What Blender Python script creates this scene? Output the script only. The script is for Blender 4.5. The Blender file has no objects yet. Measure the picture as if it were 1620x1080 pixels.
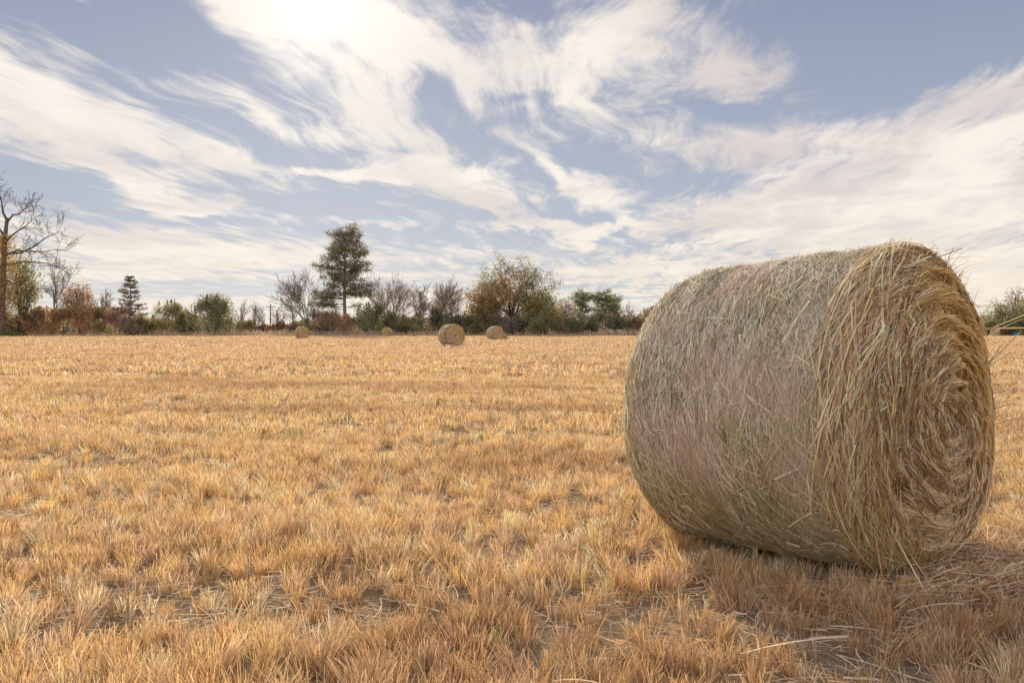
import bpy, math, random
import numpy as np
R = math.radians
SC = bpy.context.scene
COL = SC.collection
RNG = np.random.default_rng(7)
random.seed(7)

# ------------------------------------------------------------------ camera
F_PX, HOR, CAM_H = 1350.0, 521.0, 1.155
cam_d = bpy.data.cameras.new('camera')
cam = bpy.data.objects.new('camera', cam_d)
COL.objects.link(cam)
cam_d.sensor_width = 36.0
cam_d.lens = 36.0 * F_PX / 1620.0
cam_d.clip_start, cam_d.clip_end = 0.05, 6000.0
cam.location = (0, 0, CAM_H)
cam.rotation_euler = (R(90) - math.atan((540 - HOR) / F_PX), 0, 0)
SC.camera = cam
SC.view_settings.view_transform = 'Standard'
SC.view_settings.look = 'None'
SC.view_settings.exposure = 0.4
SC.view_settings.gamma = 1.0
SC.cycles.max_bounces = 8
SC.cycles.transparent_max_bounces = 8


def at(px, d):
    return (px - 810.0) / F_PX * d


def zat(py, d):
    return CAM_H + (HOR - py) / F_PX * d


# ------------------------------------------------------------------ sky
SUN_AZ, SUN_EL = math.atan((500 - 810) / F_PX), R(20.5)


class NT:
    """small helper to write node trees"""

    def __init__(self, tree):
        self.t = tree
        tree.nodes.clear()

    def n(self, kind, **kw):
        nd = self.t.nodes.new(kind)
        for k, v in kw.items():
            setattr(nd, k, v)
        return nd

    def l(self, a, b):
        self.t.links.new(a, b)

    def put(self, sock, v):
        if hasattr(v, 'is_output'):
            self.l(v, sock)
        elif v is not None:
            sock.default_value = v

    def m(self, op, a, b=None, c=None, clamp=False):
        nd = self.n('ShaderNodeMath', operation=op, use_clamp=clamp)
        self.put(nd.inputs[0], a)
        self.put(nd.inputs[1], b)
        if c is not None:
            self.put(nd.inputs[2], c)
        return nd.outputs[0]

    def mix(self, f, a, b, blend='MIX'):
        nd = self.n('ShaderNodeMix', data_type='RGBA', blend_type=blend)
        self.put(nd.inputs[0], f)
        self.put(nd.inputs[6], a)
        self.put(nd.inputs[7], b)
        return nd.outputs[2]

    def ramp(self, v, lo, hi, a=0.0, b=1.0, smooth=True):
        nd = self.n('ShaderNodeMapRange', interpolation_type='SMOOTHSTEP' if smooth else 'LINEAR')
        self.put(nd.inputs[0], v)
        for i, x in enumerate((lo, hi, a, b)):
            self.put(nd.inputs[i + 1], x)
        return nd.outputs[0]

    def noise(self, vec, scale, detail=4.0, rough=0.55, dist=0.0, lac=2.0, dim='2D'):
        nd = self.n('ShaderNodeTexNoise', noise_dimensions=dim)
        if vec is not None:
            self.l(vec, nd.inputs['Vector'])
        nd.inputs['Scale'].default_value = scale
        nd.inputs['Detail'].default_value = detail
        nd.inputs['Roughness'].default_value = rough
        nd.inputs['Distortion'].default_value = dist
        nd.inputs['Lacunarity'].default_value = lac
        return nd

    def mapping(self, vec, loc=(0, 0, 0), rot=(0, 0, 0), sc=(1, 1, 1), kind='POINT'):
        nd = self.n('ShaderNodeMapping', vector_type=kind)
        self.l(vec, nd.inputs[0])
        nd.inputs[1].default_value = loc
        nd.inputs[2].default_value = rot
        nd.inputs[3].default_value = sc
        return nd.outputs[0]

    def vmath(self, op, a, b):
        nd = self.n('ShaderNodeVectorMath', operation=op)
        self.put(nd.inputs[0], a)
        self.put(nd.inputs[1], b)
        return nd.outputs[0]


def c4(r, g, b):
    return (r, g, b, 1.0)


def build_world():
    w = bpy.data.worlds.new('World')
    SC.world = w
    w.use_nodes = True
    k = NT(w.node_tree)
    out = k.n('ShaderNodeOutputWorld')
    bg = k.n('ShaderNodeBackground')
    k.l(bg.outputs[0], out.inputs[0])
    sky = k.n('ShaderNodeTexSky', sky_type='NISHITA')
    sky.sun_disc = False
    sky.sun_elevation = SUN_EL
    sky.sun_rotation = SUN_AZ
    sky.air_density = 1.0
    sky.dust_density = 0.6
    sky.ozone_density = 2.0
    tc = k.n('ShaderNodeTexCoord')
    d = tc.outputs['Generated']
    sx = k.n('ShaderNodeSeparateXYZ')
    k.l(d, sx.inputs[0])
    x, y, z = sx.outputs
    zc = k.m('MAXIMUM', z, 0.0)
    az = k.m('ARCTAN2', x, y)
    el = k.m('ARCSINE', z)
    # a flat cloud deck seen in perspective
    inv = k.m('DIVIDE', 1.0, k.m('ADD', zc, 0.045))
    cp = k.n('ShaderNodeCombineXYZ')
    k.l(k.m('MULTIPLY', x, inv), cp.inputs[0])
    k.l(k.m('MULTIPLY', y, inv), cp.inputs[1])
    deck = k.mapping(cp.outputs[0], rot=(0, 0, R(9)))
    # azimuth / elevation chart of the sky
    ae = k.n('ShaderNodeCombineXYZ')
    k.l(az, ae.inputs[0])
    k.l(el, ae.inputs[1])
    chart = ae.outputs[0]
    # ragged outlines: wander of the chart by noise
    n1 = k.noise(chart, 9.0, 2.0, 0.55)
    n2 = k.noise(k.mapping(deck, sc=(1.6, 0.45, 1)), 1.9, 3.0, 0.6)
    w1 = k.vmath('MULTIPLY', k.vmath('SUBTRACT', n1.outputs['Color'], (.5, .5, .5)), (0.06, 0.04, 0))
    w2 = k.vmath('MULTIPLY', k.vmath('SUBTRACT', n2.outputs['Color'], (.5, .5, .5)), (0.05, 0.03, 0))
    wander = k.vmath('ADD', k.vmath('ADD', chart, w1), w2)
    total = None
    for (px, py, a, b, rot, wt) in CLOUDS:
        A = math.atan((px - 810) / F_PX)
        E = math.atan((HOR - py) / F_PX * math.cos(A))
        mp = k.mapping(wander, (A, E, 0), (0, 0, R(-rot)), (a / F_PX, b / F_PX, 1), 'TEXTURE')
        g = k.n('ShaderNodeTexGradient', gradient_type='SPHERICAL')
        k.l(mp, g.inputs[0])
        total = k.m('MULTIPLY_ADD', g.outputs['Fac'], wt, total if total is not None else 0.0)
    # fibres drawn out along the wind, and fine ripples
    warp = k.vmath('ADD', deck, k.vmath('MULTIPLY', k.vmath('SUBTRACT', k.noise(deck, 0.8, 2.0).outputs['Color'], (.5, .5, .5)), (0.55, 0.8, 0)))
    fib = k.noise(k.mapping(warp, sc=(4.0, 0.62, 1)), 1.7, 8.0, 0.66).outputs['Fac']
    puff = k.noise(k.mapping(warp, sc=(1.7, 0.75, 1)), 2.5, 7.0, 0.65).outputs['Fac']
    low = k.noise(k.mapping(deck, sc=(0.10, 0.55, 1)), 1.3, 4.0, 0.55).outputs['Fac']
    base = k.m('MULTIPLY_ADD', k.m('SUBTRACT', fib, 0.5), 2.0, k.m('MULTIPLY', total, 0.77))
    base = k.m('MULTIPLY_ADD', k.m('SUBTRACT', puff, 0.5), 1.8, base)
    # thin sheet towards the horizon
    hz = k.ramp(el, 0.035, 0.135, 1.0, 0.0)
    base = k.m('MULTIPLY_ADD', hz, k.m('MULTIPLY_ADD', low, 2.6, -0.62), base)
    dens = k.ramp(base, 0.0, 1.12)
    # colour of the clear sky: nishita, hazed towards the horizon
    hazy = k.ramp(el, -0.02, 0.40, 1.0, 0.0, smooth=False)
    sat = k.n('ShaderNodeHueSaturation')
    sat.inputs['Saturation'].default_value = 0.7
    sat.inputs['Value'].default_value = 0.5
    k.l(sky.outputs[0], sat.inputs['Color'])
    pale = k.mix(hazy, c4(2.5, 2.95, 4.5), c4(5.6, 6.1, 6.95))
    clear = k.mix(0.84, sat.outputs[0], pale)
    # cloud colour: cream, whiter towards the sun
    sd = (math.sin(SUN_AZ) * math.cos(SUN_EL), math.cos(SUN_AZ) * math.cos(SUN_EL), math.sin(SUN_EL))
    dp = k.n('ShaderNodeVectorMath', operation='DOT_PRODUCT')
    k.l(d, dp.inputs[0])
    dp.inputs[1].default_value = sd
    cosang = dp.outputs['Value']
    glow = k.m('POWER', k.m('MAXIMUM', cosang, 0.0), 40.0)
    core = k.m('POWER', k.m('MAXIMUM', cosang, 0.0), 600.0)
    body = k.mix(k.ramp(k.noise(k.mapping(warp, sc=(1.0, 0.5, 1)), 1.6, 6.0, 0.6).outputs['Fac'], 0.35, 0.68), c4(7.1, 6.5, 6.3), c4(9.6, 8.85, 8.05))
    warm = k.mix(k.ramp(el, 0.0, 0.16, 1.0, 0.0), body, c4(9.5, 8.5, 7.2))
    cloud = k.mix(k.m('MULTIPLY', glow, 0.9, clamp=True), warm, c4(10.2, 9.6, 8.8))
    col = k.mix(k.m('MULTIPLY', dens, 0.95), clear, cloud)
    sunlit = k.n('ShaderNodeVectorMath', operation='SCALE')
    sunlit.inputs[0].default_value = (2.4, 2.2, 1.9)
    k.l(core, sunlit.inputs['Scale'])
    col = k.vmath('ADD', col, sunlit.outputs[0])
    # added fill light: unseen sky overhead and behind is boosted, sky ahead dimmed
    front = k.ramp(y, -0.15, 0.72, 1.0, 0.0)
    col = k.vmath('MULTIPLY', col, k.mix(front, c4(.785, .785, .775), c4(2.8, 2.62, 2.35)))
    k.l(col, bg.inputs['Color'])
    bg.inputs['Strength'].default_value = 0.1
    # below the horizon: plain dull ground light
    under = k.n('ShaderNodeBackground')
    under.inputs['Color'].default_value = c4(2.6, 2.0, 1.3)
    under.inputs['Strength'].default_value = 0.1
    ms = k.n('ShaderNodeMixShader')
    k.l(k.m('LESS_THAN', z, -0.004), ms.inputs[0])
    k.l(bg.outputs[0], ms.inputs[1])
    k.l(under.outputs[0], ms.inputs[2])
    k.l(ms.outputs[0], out.inputs[0])
    w.cycles.sampling_method = 'NONE'


# the cloud banks: centre, half axes, slope, weight
CLOUDS = [
    (40, 155, 210, 95, 14, 1.6), (230, 220, 250, 58, 18, 1.3), (60, 215, 240, 50, 8, 0.7), (350, 255, 130, 26, 14, 0.6),
    (390, 160, 190, 34, 20, 1.05), (590, 190, 200, 55, 24, 1.5), (500, 205, 160, 30, 22, 0.6), (680, 225, 140, 30, 34, 0.7),
    (700, 285, 160, 36, 8, 2.3), (560, 279, 210, 14, 2, 1.7), (785, 318, 75, 17, 38, 1.8),
    (220, 293, 200, 25, 11, 2.2), (278, 328, 90, 16, 7, 2.0),
    (190, 370, 330, 34, 5, 0.8), (330, 400, 420, 42, 2, 0.7),
    (420, 15, 430, 80, 17, 1.5), (600, 60, 260, 90, 22, 0.9), (500, 10, 190, 90, 10, 0.8),
    (960, 50, 350, 150, 4, 1.2), (1130, 110, 170, 80, 20, 0.8), (790, 100, 180, 80, 10, 0.6),
    (930, 190, 330, 60, 8, 0.6), (1050, 215, 200, 40, 10, 0.4),
    (935, 300, 105, 40, 6, 2.1), (855, 262, 110, 24, 38, 1.4),
    (880, 363, 180, 15, 3, 2.2), (590, 362, 200, 13, 4, 1.0),
    (1480, 250, 480, 130, -7, 1.3), (1330, 335, 430, 60, -4, 1.5), (1600, 160, 220, 70, -16, 0.8), (1240, 220, 210, 60, 0, 0.7),
    (1500, 390, 520, 120, 0, 1.0),
    (1500, 52, 160, 22, -8, 0.6), (950, 420, 260, 24, 3, 0.7),
    (1420, 65, 230, 105, -8, -1.1), (270, 85, 300, 36, 18, -0.9), (420, 320, 240, 26, 8, -0.6), (80, 290, 140, 20, 5, -0.5),
    (1120, 168, 110, 16, 3, -0.9), (690, 150, 130, 26, 26, -0.7), (700, 380, 260, 14, 2, -0.4),
    (800, 155, 90, 16, 10, -0.6), (1040, 300, 180, 30, 0, -0.7), (1060, 385, 150, 22, 0, -0.5), (560, 235, 60, 14, 10, -0.3), (760, 40, 90, 30, -20, -0.6),
]
build_world()

sun_d = bpy.data.lights.new('sun', 'SUN')
sun_d.energy = 5.0
sun_d.angle = R(6.5)
sun_d.color = (1.0, 0.93, 0.82)
sun = bpy.data.objects.new('sun', sun_d)
COL.objects.link(sun)
sun.rotation_euler = (R(90) - SUN_EL, 0, -SUN_AZ + math.pi)
sun.location = (-20, 60, 40)


# ------------------------------------------------------------------ helpers
def mesh_obj(name, verts, faces, mats, tint=None, parent=None, midx=None, smooth=False):
    """verts (n,3); faces: list of (m,k) int arrays (k = 3 or 4); one mesh object"""
    me = bpy.data.meshes.new(name)
    verts = np.ascontiguousarray(verts, dtype=np.float32)
    faces = [np.asarray(f, dtype=np.int32) for f in faces if len(f)]
    nl = sum(f.size for f in faces)
    npoly = sum(len(f) for f in faces)
    me.vertices.add(len(verts))
    me.vertices.foreach_set('co', verts.ravel())
    me.loops.add(nl)
    me.loops.foreach_set('vertex_index', np.concatenate([f.ravel() for f in faces]))
    me.polygons.add(npoly)
    st, o = [], 0
    for f in faces:
        st.append(o + np.arange(len(f), dtype=np.int32) * f.shape[1])
        o += f.size
    me.polygons.foreach_set('loop_start', np.concatenate(st).astype(np.int32))
    if midx is not None:
        me.polygons.foreach_set('material_index', np.asarray(midx, dtype=np.int32))
    if smooth:
        me.polygons.foreach_set('use_smooth', np.ones(npoly, dtype=bool))
    else:
        me.polygons.foreach_set('use_smooth', np.zeros(npoly, dtype=bool))
    me.update(calc_edges=True)
    if tint is not None:
        a = me.attributes.new('tint', 'FLOAT_COLOR', 'POINT')
        t = np.ones((len(verts), 4), dtype=np.float32)
        t[:, :3] = tint
        a.data.foreach_set('color', t.ravel())
    for m in (mats if isinstance(mats, (list, tuple)) else [mats]):
        me.materials.append(m)
    o = bpy.data.objects.new(name, me)
    COL.objects.link(o)
    if parent is not None:
        o.parent = parent
    return o


def empty(name, loc, rot=(0, 0, 0)):
    o = bpy.data.objects.new(name, None)
    COL.objects.link(o)
    o.location = loc
    o.rotation_euler = rot
    o.empty_display_size = 0.3
    return o


def tag(o, label=None, cat=None, group=None, kind=None):
    if label:
        o['label'] = label
    if cat:
        o['category'] = cat
    if group:
        o['group'] = group
    if kind:
        o['kind'] = kind
    return o


class Bag:
    """collects vertices, faces and tints"""

    def __init__(self):
        self.v, self.q, self.t, self.c, self.n = [], [], [], [], 0

    def add(self, v, quads=None, tris=None, col=(1, 1, 1)):
        v = np.asarray(v, dtype=np.float32).reshape(-1, 3)
        if quads is not None and len(quads):
            self.q.append(np.asarray(quads) + self.n)
        if tris is not None and len(tris):
            self.t.append(np.asarray(tris) + self.n)
        self.v.append(v)
        col = np.asarray(col, dtype=np.float32)
        self.c.append(np.broadcast_to(col, (len(v), 3)) if col.ndim == 1 else col)
        self.n += len(v)

    def build(self, name, mat, parent=None, smooth=False):
        f = []
        if self.q:
            f.append(np.concatenate(self.q))
        if self.t:
            f.append(np.concatenate(self.t))
        return mesh_obj(name, np.concatenate(self.v), f, mat, np.concatenate(self.c), parent, smooth=smooth)

    # flat ribbons: P (n,k,3) centre lines, S (n,k,3) half-width vectors, col (n,3)
    def ribbons(self, P, S, col):
        n, k, _ = P.shape
        v = np.stack([P - S, P + S], axis=2).reshape(-1, 3)
        b = (np.arange(n) * k * 2)[:, None] + np.arange(k - 1)[None, :] * 2
        b = b.ravel()
        self.add(v, quads=np.stack([b, b + 1, b + 3, b + 2], axis=1), col=np.repeat(col, k * 2, axis=0))

    # tapered tubes: P (n,k,3), r (n,k)
    def tubes(self, P, r, sides, col):
        n, k, _ = P.shape
        T = np.gradient(P, axis=1)
        T /= np.linalg.norm(T, axis=2, keepdims=True) + 1e-9
        ref = np.where(np.abs(T[:, :1, 2:3]) > 0.9, np.array([1., 0, 0]), np.array([0, 0, 1.]))
        A = np.cross(T, np.broadcast_to(ref, T.shape))
        A /= np.linalg.norm(A, axis=2, keepdims=True) + 1e-9
        B = np.cross(T, A)
        ang = np.arange(sides) / sides * 2 * np.pi
        ring = P[:, :, None] + r[:, :, None, None] * (np.cos(ang)[None, None, :, None] * A[:, :, None] + np.sin(ang)[None, None, :, None] * B[:, :, None])
        v = ring.reshape(-1, 3)
        i = (np.arange(n) * k * sides)[:, None, None] + (np.arange(k - 1) * sides)[None, :, None]
        s = np.arange(sides)[None, None, :]
        s2 = (s + 1) % sides
        q = np.stack([i + s, i + s2, i + sides + s2, i + sides + s], axis=-1).reshape(-1, 4)
        self.add(v, quads=q, col=np.repeat(col, k * sides, axis=0))

    # rhombic leaves: C (n,3), length, width, col (n,3)
    def leaves(self, C, ln, wd, col, rng, up=0.0):
        n = len(C)
        d = rng.normal(size=(n, 3))
        d[:, 2] += up
        d /= np.linalg.norm(d, axis=1, keepdims=True)
        s = np.cross(d, rng.normal(size=(n, 3)))
        s /= np.linalg.norm(s, axis=1, keepdims=True) + 1e-9
        ln = np.broadcast_to(ln, (n,))[:, None]
        wd = np.broadcast_to(wd, (n,))[:, None]
        v = np.stack([C - d * ln / 2, C + s * wd / 2, C + d * ln / 2, C - s * wd / 2], axis=1)
        self.add(v, quads=np.arange(n * 4).reshape(-1, 4), col=np.repeat(col, 4, axis=0))


def vnoise(x, y, seed=0):
    xi, yi = np.floor(x).astype(np.int64), np.floor(y).astype(np.int64)
    fx, fy = x - xi, y - yi
    fx, fy = fx * fx * (3 - 2 * fx), fy * fy * (3 - 2 * fy)

    def h(a, b):
        n = (a * 374761393 + b * 668265263 + seed * 974711) & 0x7fffffff
        n = ((n ^ (n >> 13)) * 1274126177) & 0x7fffffff
        return ((n ^ (n >> 16)) & 0xffff) / 65535.0
    return (h(xi, yi) * (1 - fx) + h(xi + 1, yi) * fx) * (1 - fy) + (h(xi, yi + 1) * (1 - fx) + h(xi + 1, yi + 1) * fx) * fy


def fbm(x, y, seed=0, oct=3):
    s, a, t = 0, 1.0, 0
    for i in range(oct):
        s = s + a * vnoise(x * 2 ** i, y * 2 ** i, seed + i * 17)
        t += a
        a *= 0.5
    return s / t


def palette(rng, n, cols, w=None, jit=0.14):
    cols = np.array(cols)
    c = cols[rng.choice(len(cols), n, p=None if w is None else np.array(w) / np.sum(w))]
    return c * (1 + jit * rng.normal(size=(n, 1))).clip(0.5, 1.6) * (1 + 0.025 * rng.normal(size=(n, 3)))


# ------------------------------------------------------------------ materials
def material(name):
    m = bpy.data.materials.new(name)
    m.use_nodes = True
    k = NT(m.node_tree)
    out = k.n('ShaderNodeOutputMaterial')
    return m, k, out


def leaf_mat(name, trans=0.35, gloss=0.0, rough=0.5, tb=1.0, gain=1.0):
    """thin blades: diffuse both sides plus light passing through; colour of each blade from its own tint"""
    m, k, out = material(name)
    a = k.n('ShaderNodeAttribute', attribute_name='tint')
    df = k.n('ShaderNodeBsdfDiffuse')
    colr = k.mix(1.0, a.outputs['Color'], c4(gain, gain, gain), 'MULTIPLY')
    k.l(colr, df.inputs['Color'])
    tr = k.n('ShaderNodeBsdfTranslucent')
    k.l(k.mix(1.0, colr, c4(tb, tb, tb * 0.92), 'MULTIPLY'), tr.inputs['Color'])
    ms = k.n('ShaderNodeMixShader')
    ms.inputs[0].default_value = trans
    k.l(df.outputs[0], ms.inputs[1])
    k.l(tr.outputs[0], ms.inputs[2])
    sh = ms.outputs[0]
    if gloss > 0:
        gl = k.n('ShaderNodeBsdfGlossy')
        gl.inputs['Roughness'].default_value = rough
        gl.inputs['Color'].default_value = c4(1, 0.95, 0.88)
        m2 = k.n('ShaderNodeMixShader')
        m2.inputs[0].default_value = gloss
        k.l(sh, m2.inputs[1])
        k.l(gl.outputs[0], m2.inputs[2])
        sh = m2.outputs[0]
    k.l(sh, out.inputs[0])
    return m


def bark_mat(name, sc=6.0):
    m, k, out = material(name)
    a = k.n('ShaderNodeAttribute', attribute_name='tint')
    tc = k.n('ShaderNodeTexCoord')
    nz = k.noise(k.mapping(tc.outputs['Object'], sc=(1, 1, 0.25)), sc, 4.0, 0.6, dim='3D')
    c = k.mix(1.0, a.outputs['Color'], k.mix(k.ramp(nz.outputs['Fac'], 0.3, 0.7), c4(.6, .58, .56), c4(1.35, 1.3, 1.25)), 'MULTIPLY')
    p = k.n('ShaderNodeBsdfPrincipled')
    k.l(c, p.inputs['Base Color'])
    p.inputs['Roughness'].default_value = 0.9
    p.inputs['Specular IOR Level'].default_value = 0.15
    b = k.n('ShaderNodeBump')
    b.inputs['Strength'].default_value = 0.6
    b.inputs['Distance'].default_value = 0.05
    k.l(nz.outputs['Fac'], b.inputs['Height'])
    k.l(b.outputs[0], p.inputs['Normal'])
    k.l(p.outputs[0], out.inputs[0])
    return m


M_STRAW = leaf_mat('dry_stubble', 0.42, 0.02, 0.55, gain=1.1)
M_HAY = leaf_mat('hay_strands', 0.30, 0.02, 0.5)
M_LEAF = leaf_mat('tree_leaves', 0.5, gain=1.22)
M_NEEDLE = leaf_mat('pine_needles', 0.4, gain=1.2)
M_BARK = bark_mat('tree_bark')


def ground_mat():
    m, k, out = material('mown_field_soil_and_thatch')
    tc = k.n('ShaderNodeTexCoord')
    o = tc.outputs['Object']
    fine = k.noise(o, 45.0, 5.0, 0.65).outputs['Fac']
    thatch = k.noise(k.mapping(o, rot=(0, 0, 0.6), sc=(1, 3.5, 1)), 26.0, 4.0, 0.6, 1.2).outputs['Fac']
    mid = k.noise(o, 2.2, 4.0, 0.6).outputs['Fac']
    big = k.noise(k.mapping(o, sc=(0.35, 1, 1)), 0.11, 3.0, 0.55).outputs['Fac']
    a = k.mix(k.ramp(thatch, 0.36, 0.62), c4(.06, .034, .017), c4(.36, .235, .115))
    a = k.mix(k.ramp(mid, 0.35, 0.7, 0.0, 0.4), a, c4(.34, .22, .11))
    a = k.mix(k.ramp(fine, 0.4, 0.65, 0.0, 0.4), a, c4(.34, .25, .15))
    a = k.mix(k.ramp(big, 0.4, 0.62, 0.0, 0.35), a, c4(.58, .40, .22))
    # seen from afar the standing stubble closes over the soil
    cd = k.n('ShaderNodeSeparateXYZ')
    k.l(o, cd.inputs[0])
    far = k.ramp(cd.outputs[1], 12.0, 60.0, 0.0, 0.8)
    a = k.mix(far, a, k.mix(big, c4(.50, .335, .20), c4(.58, .40, .24)))
    p = k.n('ShaderNodeBsdfDiffuse')
    k.l(a, p.inputs['Color'])
    b = k.n('ShaderNodeBump')
    b.inputs['Strength'].default_value = 0.9
    b.inputs['Distance'].default_value = 0.03
    k.l(k.m('ADD', thatch, fine), b.inputs['Height'])
    k.l(b.outputs[0], p.inputs['Normal'])
    k.l(p.outputs[0], out.inputs[0])
    return m


# ------------------------------------------------------------------ ground
def gh(x, y):
    f = np.exp(-(x * x + y * y) / (70.0 ** 2))
    h = 0.022 * (fbm(x * 0.45 + 3, y * 0.45, 5, 2) - 0.5) * 2 + 0.016 * (vnoise(x * 1.4, y * 1.4, 9) - 0.5) * 2
    return h * f


def build_ground():
    n = 330
    t = np.linspace(-1, 1, n)
    k = 9.2
    g = 3200 * np.sinh(k * t) / np.sinh(k)
    X, Y = np.meshgrid(g, g + 4.0, indexing='xy')
    V = np.stack([X, Y, gh(X, Y)], axis=-1).reshape(-1, 3)
    i = np.arange(n - 1)
    a = (i[:, None] * n + i[None, :]).ravel()
    o = mesh_obj('field', V, [np.stack([a, a + 1, a + n + 1, a + n], axis=1)], ground_mat(), smooth=True)
    tag(o, kind='structure')


build_ground()

# ------------------------------------------------------------------ the near bale's footing (used by stubble too)
BALE_R, BALE_L, BALE_TH = 0.775, 1.31, R(132.0)
AX = np.array([math.cos(BALE_TH), math.sin(BALE_TH)])
BY = np.array([-math.sin(BALE_TH), math.cos(BALE_TH)])
FACE = np.array([1.985, 3.99])
BALE_C = FACE + AX * BALE_L / 2


def under_bale(x, y, pad=0.0):
    dx, dy = x - BALE_C[0], y - BALE_C[1]
    u, v = dx * AX[0] + dy * AX[1], dx * BY[0] + dy * BY[1]
    return (np.abs(u) < BALE_L / 2 + pad) & (np.abs(v) < 0.36 + pad)


# ------------------------------------------------------------------ stubble
GOLD, TAN, PINK, PALE, GREY, BROWN = (.685, .42, .165), (.66, .43, .23), (.60, .385, .225), (.76, .575, .34), (.58, .44, .28), (.38, .215, .085)


def scatter(rng, y0, y1, dens, side):
    area = 0.62 * (y1 * y1 - y0 * y0) + 2 * side * (y1 - y0)
    n = int(area * dens)
    u = rng.random(n)
    # depth spread so that the wedge is evenly covered
    A, B, C = 0.62, 2 * side, -(0.62 * y0 * y0 + 2 * side * y0 + u * area)
    y = (-B + np.sqrt(B * B - 4 * A * C)) / (2 * A)
    x = (rng.random(n) * 2 - 1) * (0.62 * y + side)
    return x, y


def stubble(bag, rng, y0, y1, dens, blades, w, hgt, k, side, spread, lean=0.30):
    x, y = scatter(rng, y0, y1, dens, side)
    den = fbm(x * 1.1 + 40, y * 1.1 + 7, 31, 3) * 0.65 + fbm(x * 0.22, y * 0.45, 77, 2) * 0.35
    row = 0.5 + 0.5 * np.sin((x * 0.55 + y * 1.0) * 2 * np.pi / 2.1 + 3 * vnoise(x * .3, y * .3, 3))
    den = np.where(under_bale(x, y, 0.30) | (under_bale(x, y, .62) & (rng.random(len(x)) < .45)), np.maximum(den, .56), den)
    keep = rng.random(len(x)) < np.clip((den - 0.29) * 3.4 + 0.30 * row, 0.45, 1.0)
    keep &= ~under_bale(x, y, 0.02)
    x, y, den = x[keep], y[keep], den[keep]
    n = len(x)
    patch = fbm(x * 0.5, y * 0.9, 113, 3)
    col = palette(rng, n, [GOLD, TAN, PINK, PALE, BROWN], [4.8, 3.2, 0.6, 1.7, 0.8], 0.12)
    f = np.clip((patch - 0.42) * 4, 0, 1)[:, None]
    col = col * (1 - 0.18 * f) + 0.18 * f * (np.array(PINK) * (0.92 + 0.1 * rng.normal(size=(n, 1))))
    dkp = np.clip((fbm(x * .28 + 50, y * .75 + 3, 311, 3) - .60) * 7, 0, .6)[:, None]
    col = col * (1 - dkp) + dkp * np.array([.38, .21, .10])
    fd = np.clip((y - 12) / 60, 0, 1)[:, None]
    col = col * (1 - .6 * fd) + .6 * fd * np.array([.565, .38, .235]) * (1 + .08 * rng.normal(size=(n, 1)))
    col *= 1 - .10 * fd
    gr = (fbm(x * 1.3 + 9, y * 1.3, 201, 2) > 0.84) & (rng.random(n) < 0.3)
    col[gr] = col[gr] * 0.5 + np.array([.32, .32, .10]) * 0.5
    hs = hgt * (0.62 + 0.75 * den) * (0.85 + 0.3 * rng.random(n))
    hs *= .82 + .30 * row[keep]
    tl = rng.normal(size=(n, 2)) * 0.12
    m = (blades * (0.6 + 0.8 * rng.random(n))).astype(int)
    idx = np.repeat(np.arange(n), m)
    N = len(idx)
    ang = rng.random(N) * 2 * np.pi
    rad = np.sqrt(rng.random(N)) * spread * (0.6 + 0.8 * rng.random(n))[idx]
    bx, by = x[idx] + np.cos(ang) * rad, y[idx] + np.sin(ang) * rad
    h = hs[idx] * np.clip(1 + 0.20 * rng.normal(size=N), 0.3, 1.5)
    out = (rad / spread)[:, None] * np.stack([np.cos(ang), np.sin(ang)], 1) * lean + tl[idx] + rng.normal(size=(N, 2)) * 0.10
    s = np.linspace(0, 1, k)
    base = np.stack([bx, by, gh(bx, by) - 0.004], 1)
    d = np.concatenate([out * h[:, None], h[:, None]], 1)
    P = base[:, None] + d[:, None] * s[None, :, None]
    P[:, :, :2] += (out * h[:, None] * 0.55)[:, None] * (s ** 2.2)[None, :, None]
    wa = rng.random(N) * np.pi
    wv = np.stack([np.cos(wa), np.sin(wa), np.zeros(N)], 1)
    ww = w * (0.6 + 0.8 * rng.random(N))
    S = (wv * ww[:, None] / 2)[:, None] * (1 - 0.35 * s ** 2)[None, :, None]
    c = col[idx] * np.clip(1.03 + 0.24 * rng.normal(size=(N, 1)), 0.4, 1.6)
    dk = rng.random(N) < 0.14
    c[dk] *= 0.5
    bag.ribbons(P, S, np.clip(c, 0.01, 0.85))


def litter(bag, rng, y0, y1, dens, w, side, lmin, lmax, ztop=0.03):
    x, y = scatter(rng, y0, y1, dens, side)
    den = fbm(x * 1.1 + 40, y * 1.1 + 7, 31, 3) * 0.65 + fbm(x * 0.22, y * 0.45, 77, 2) * 0.35
    keep = (rng.random(len(x)) < np.clip(1.5 - den * 2.2, 0.10, 1)) & ~under_bale(x, y, 0.0)
    x, y = x[keep], y[keep]
    strew(bag, rng, x, y, w, lmin, lmax, ztop)


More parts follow.
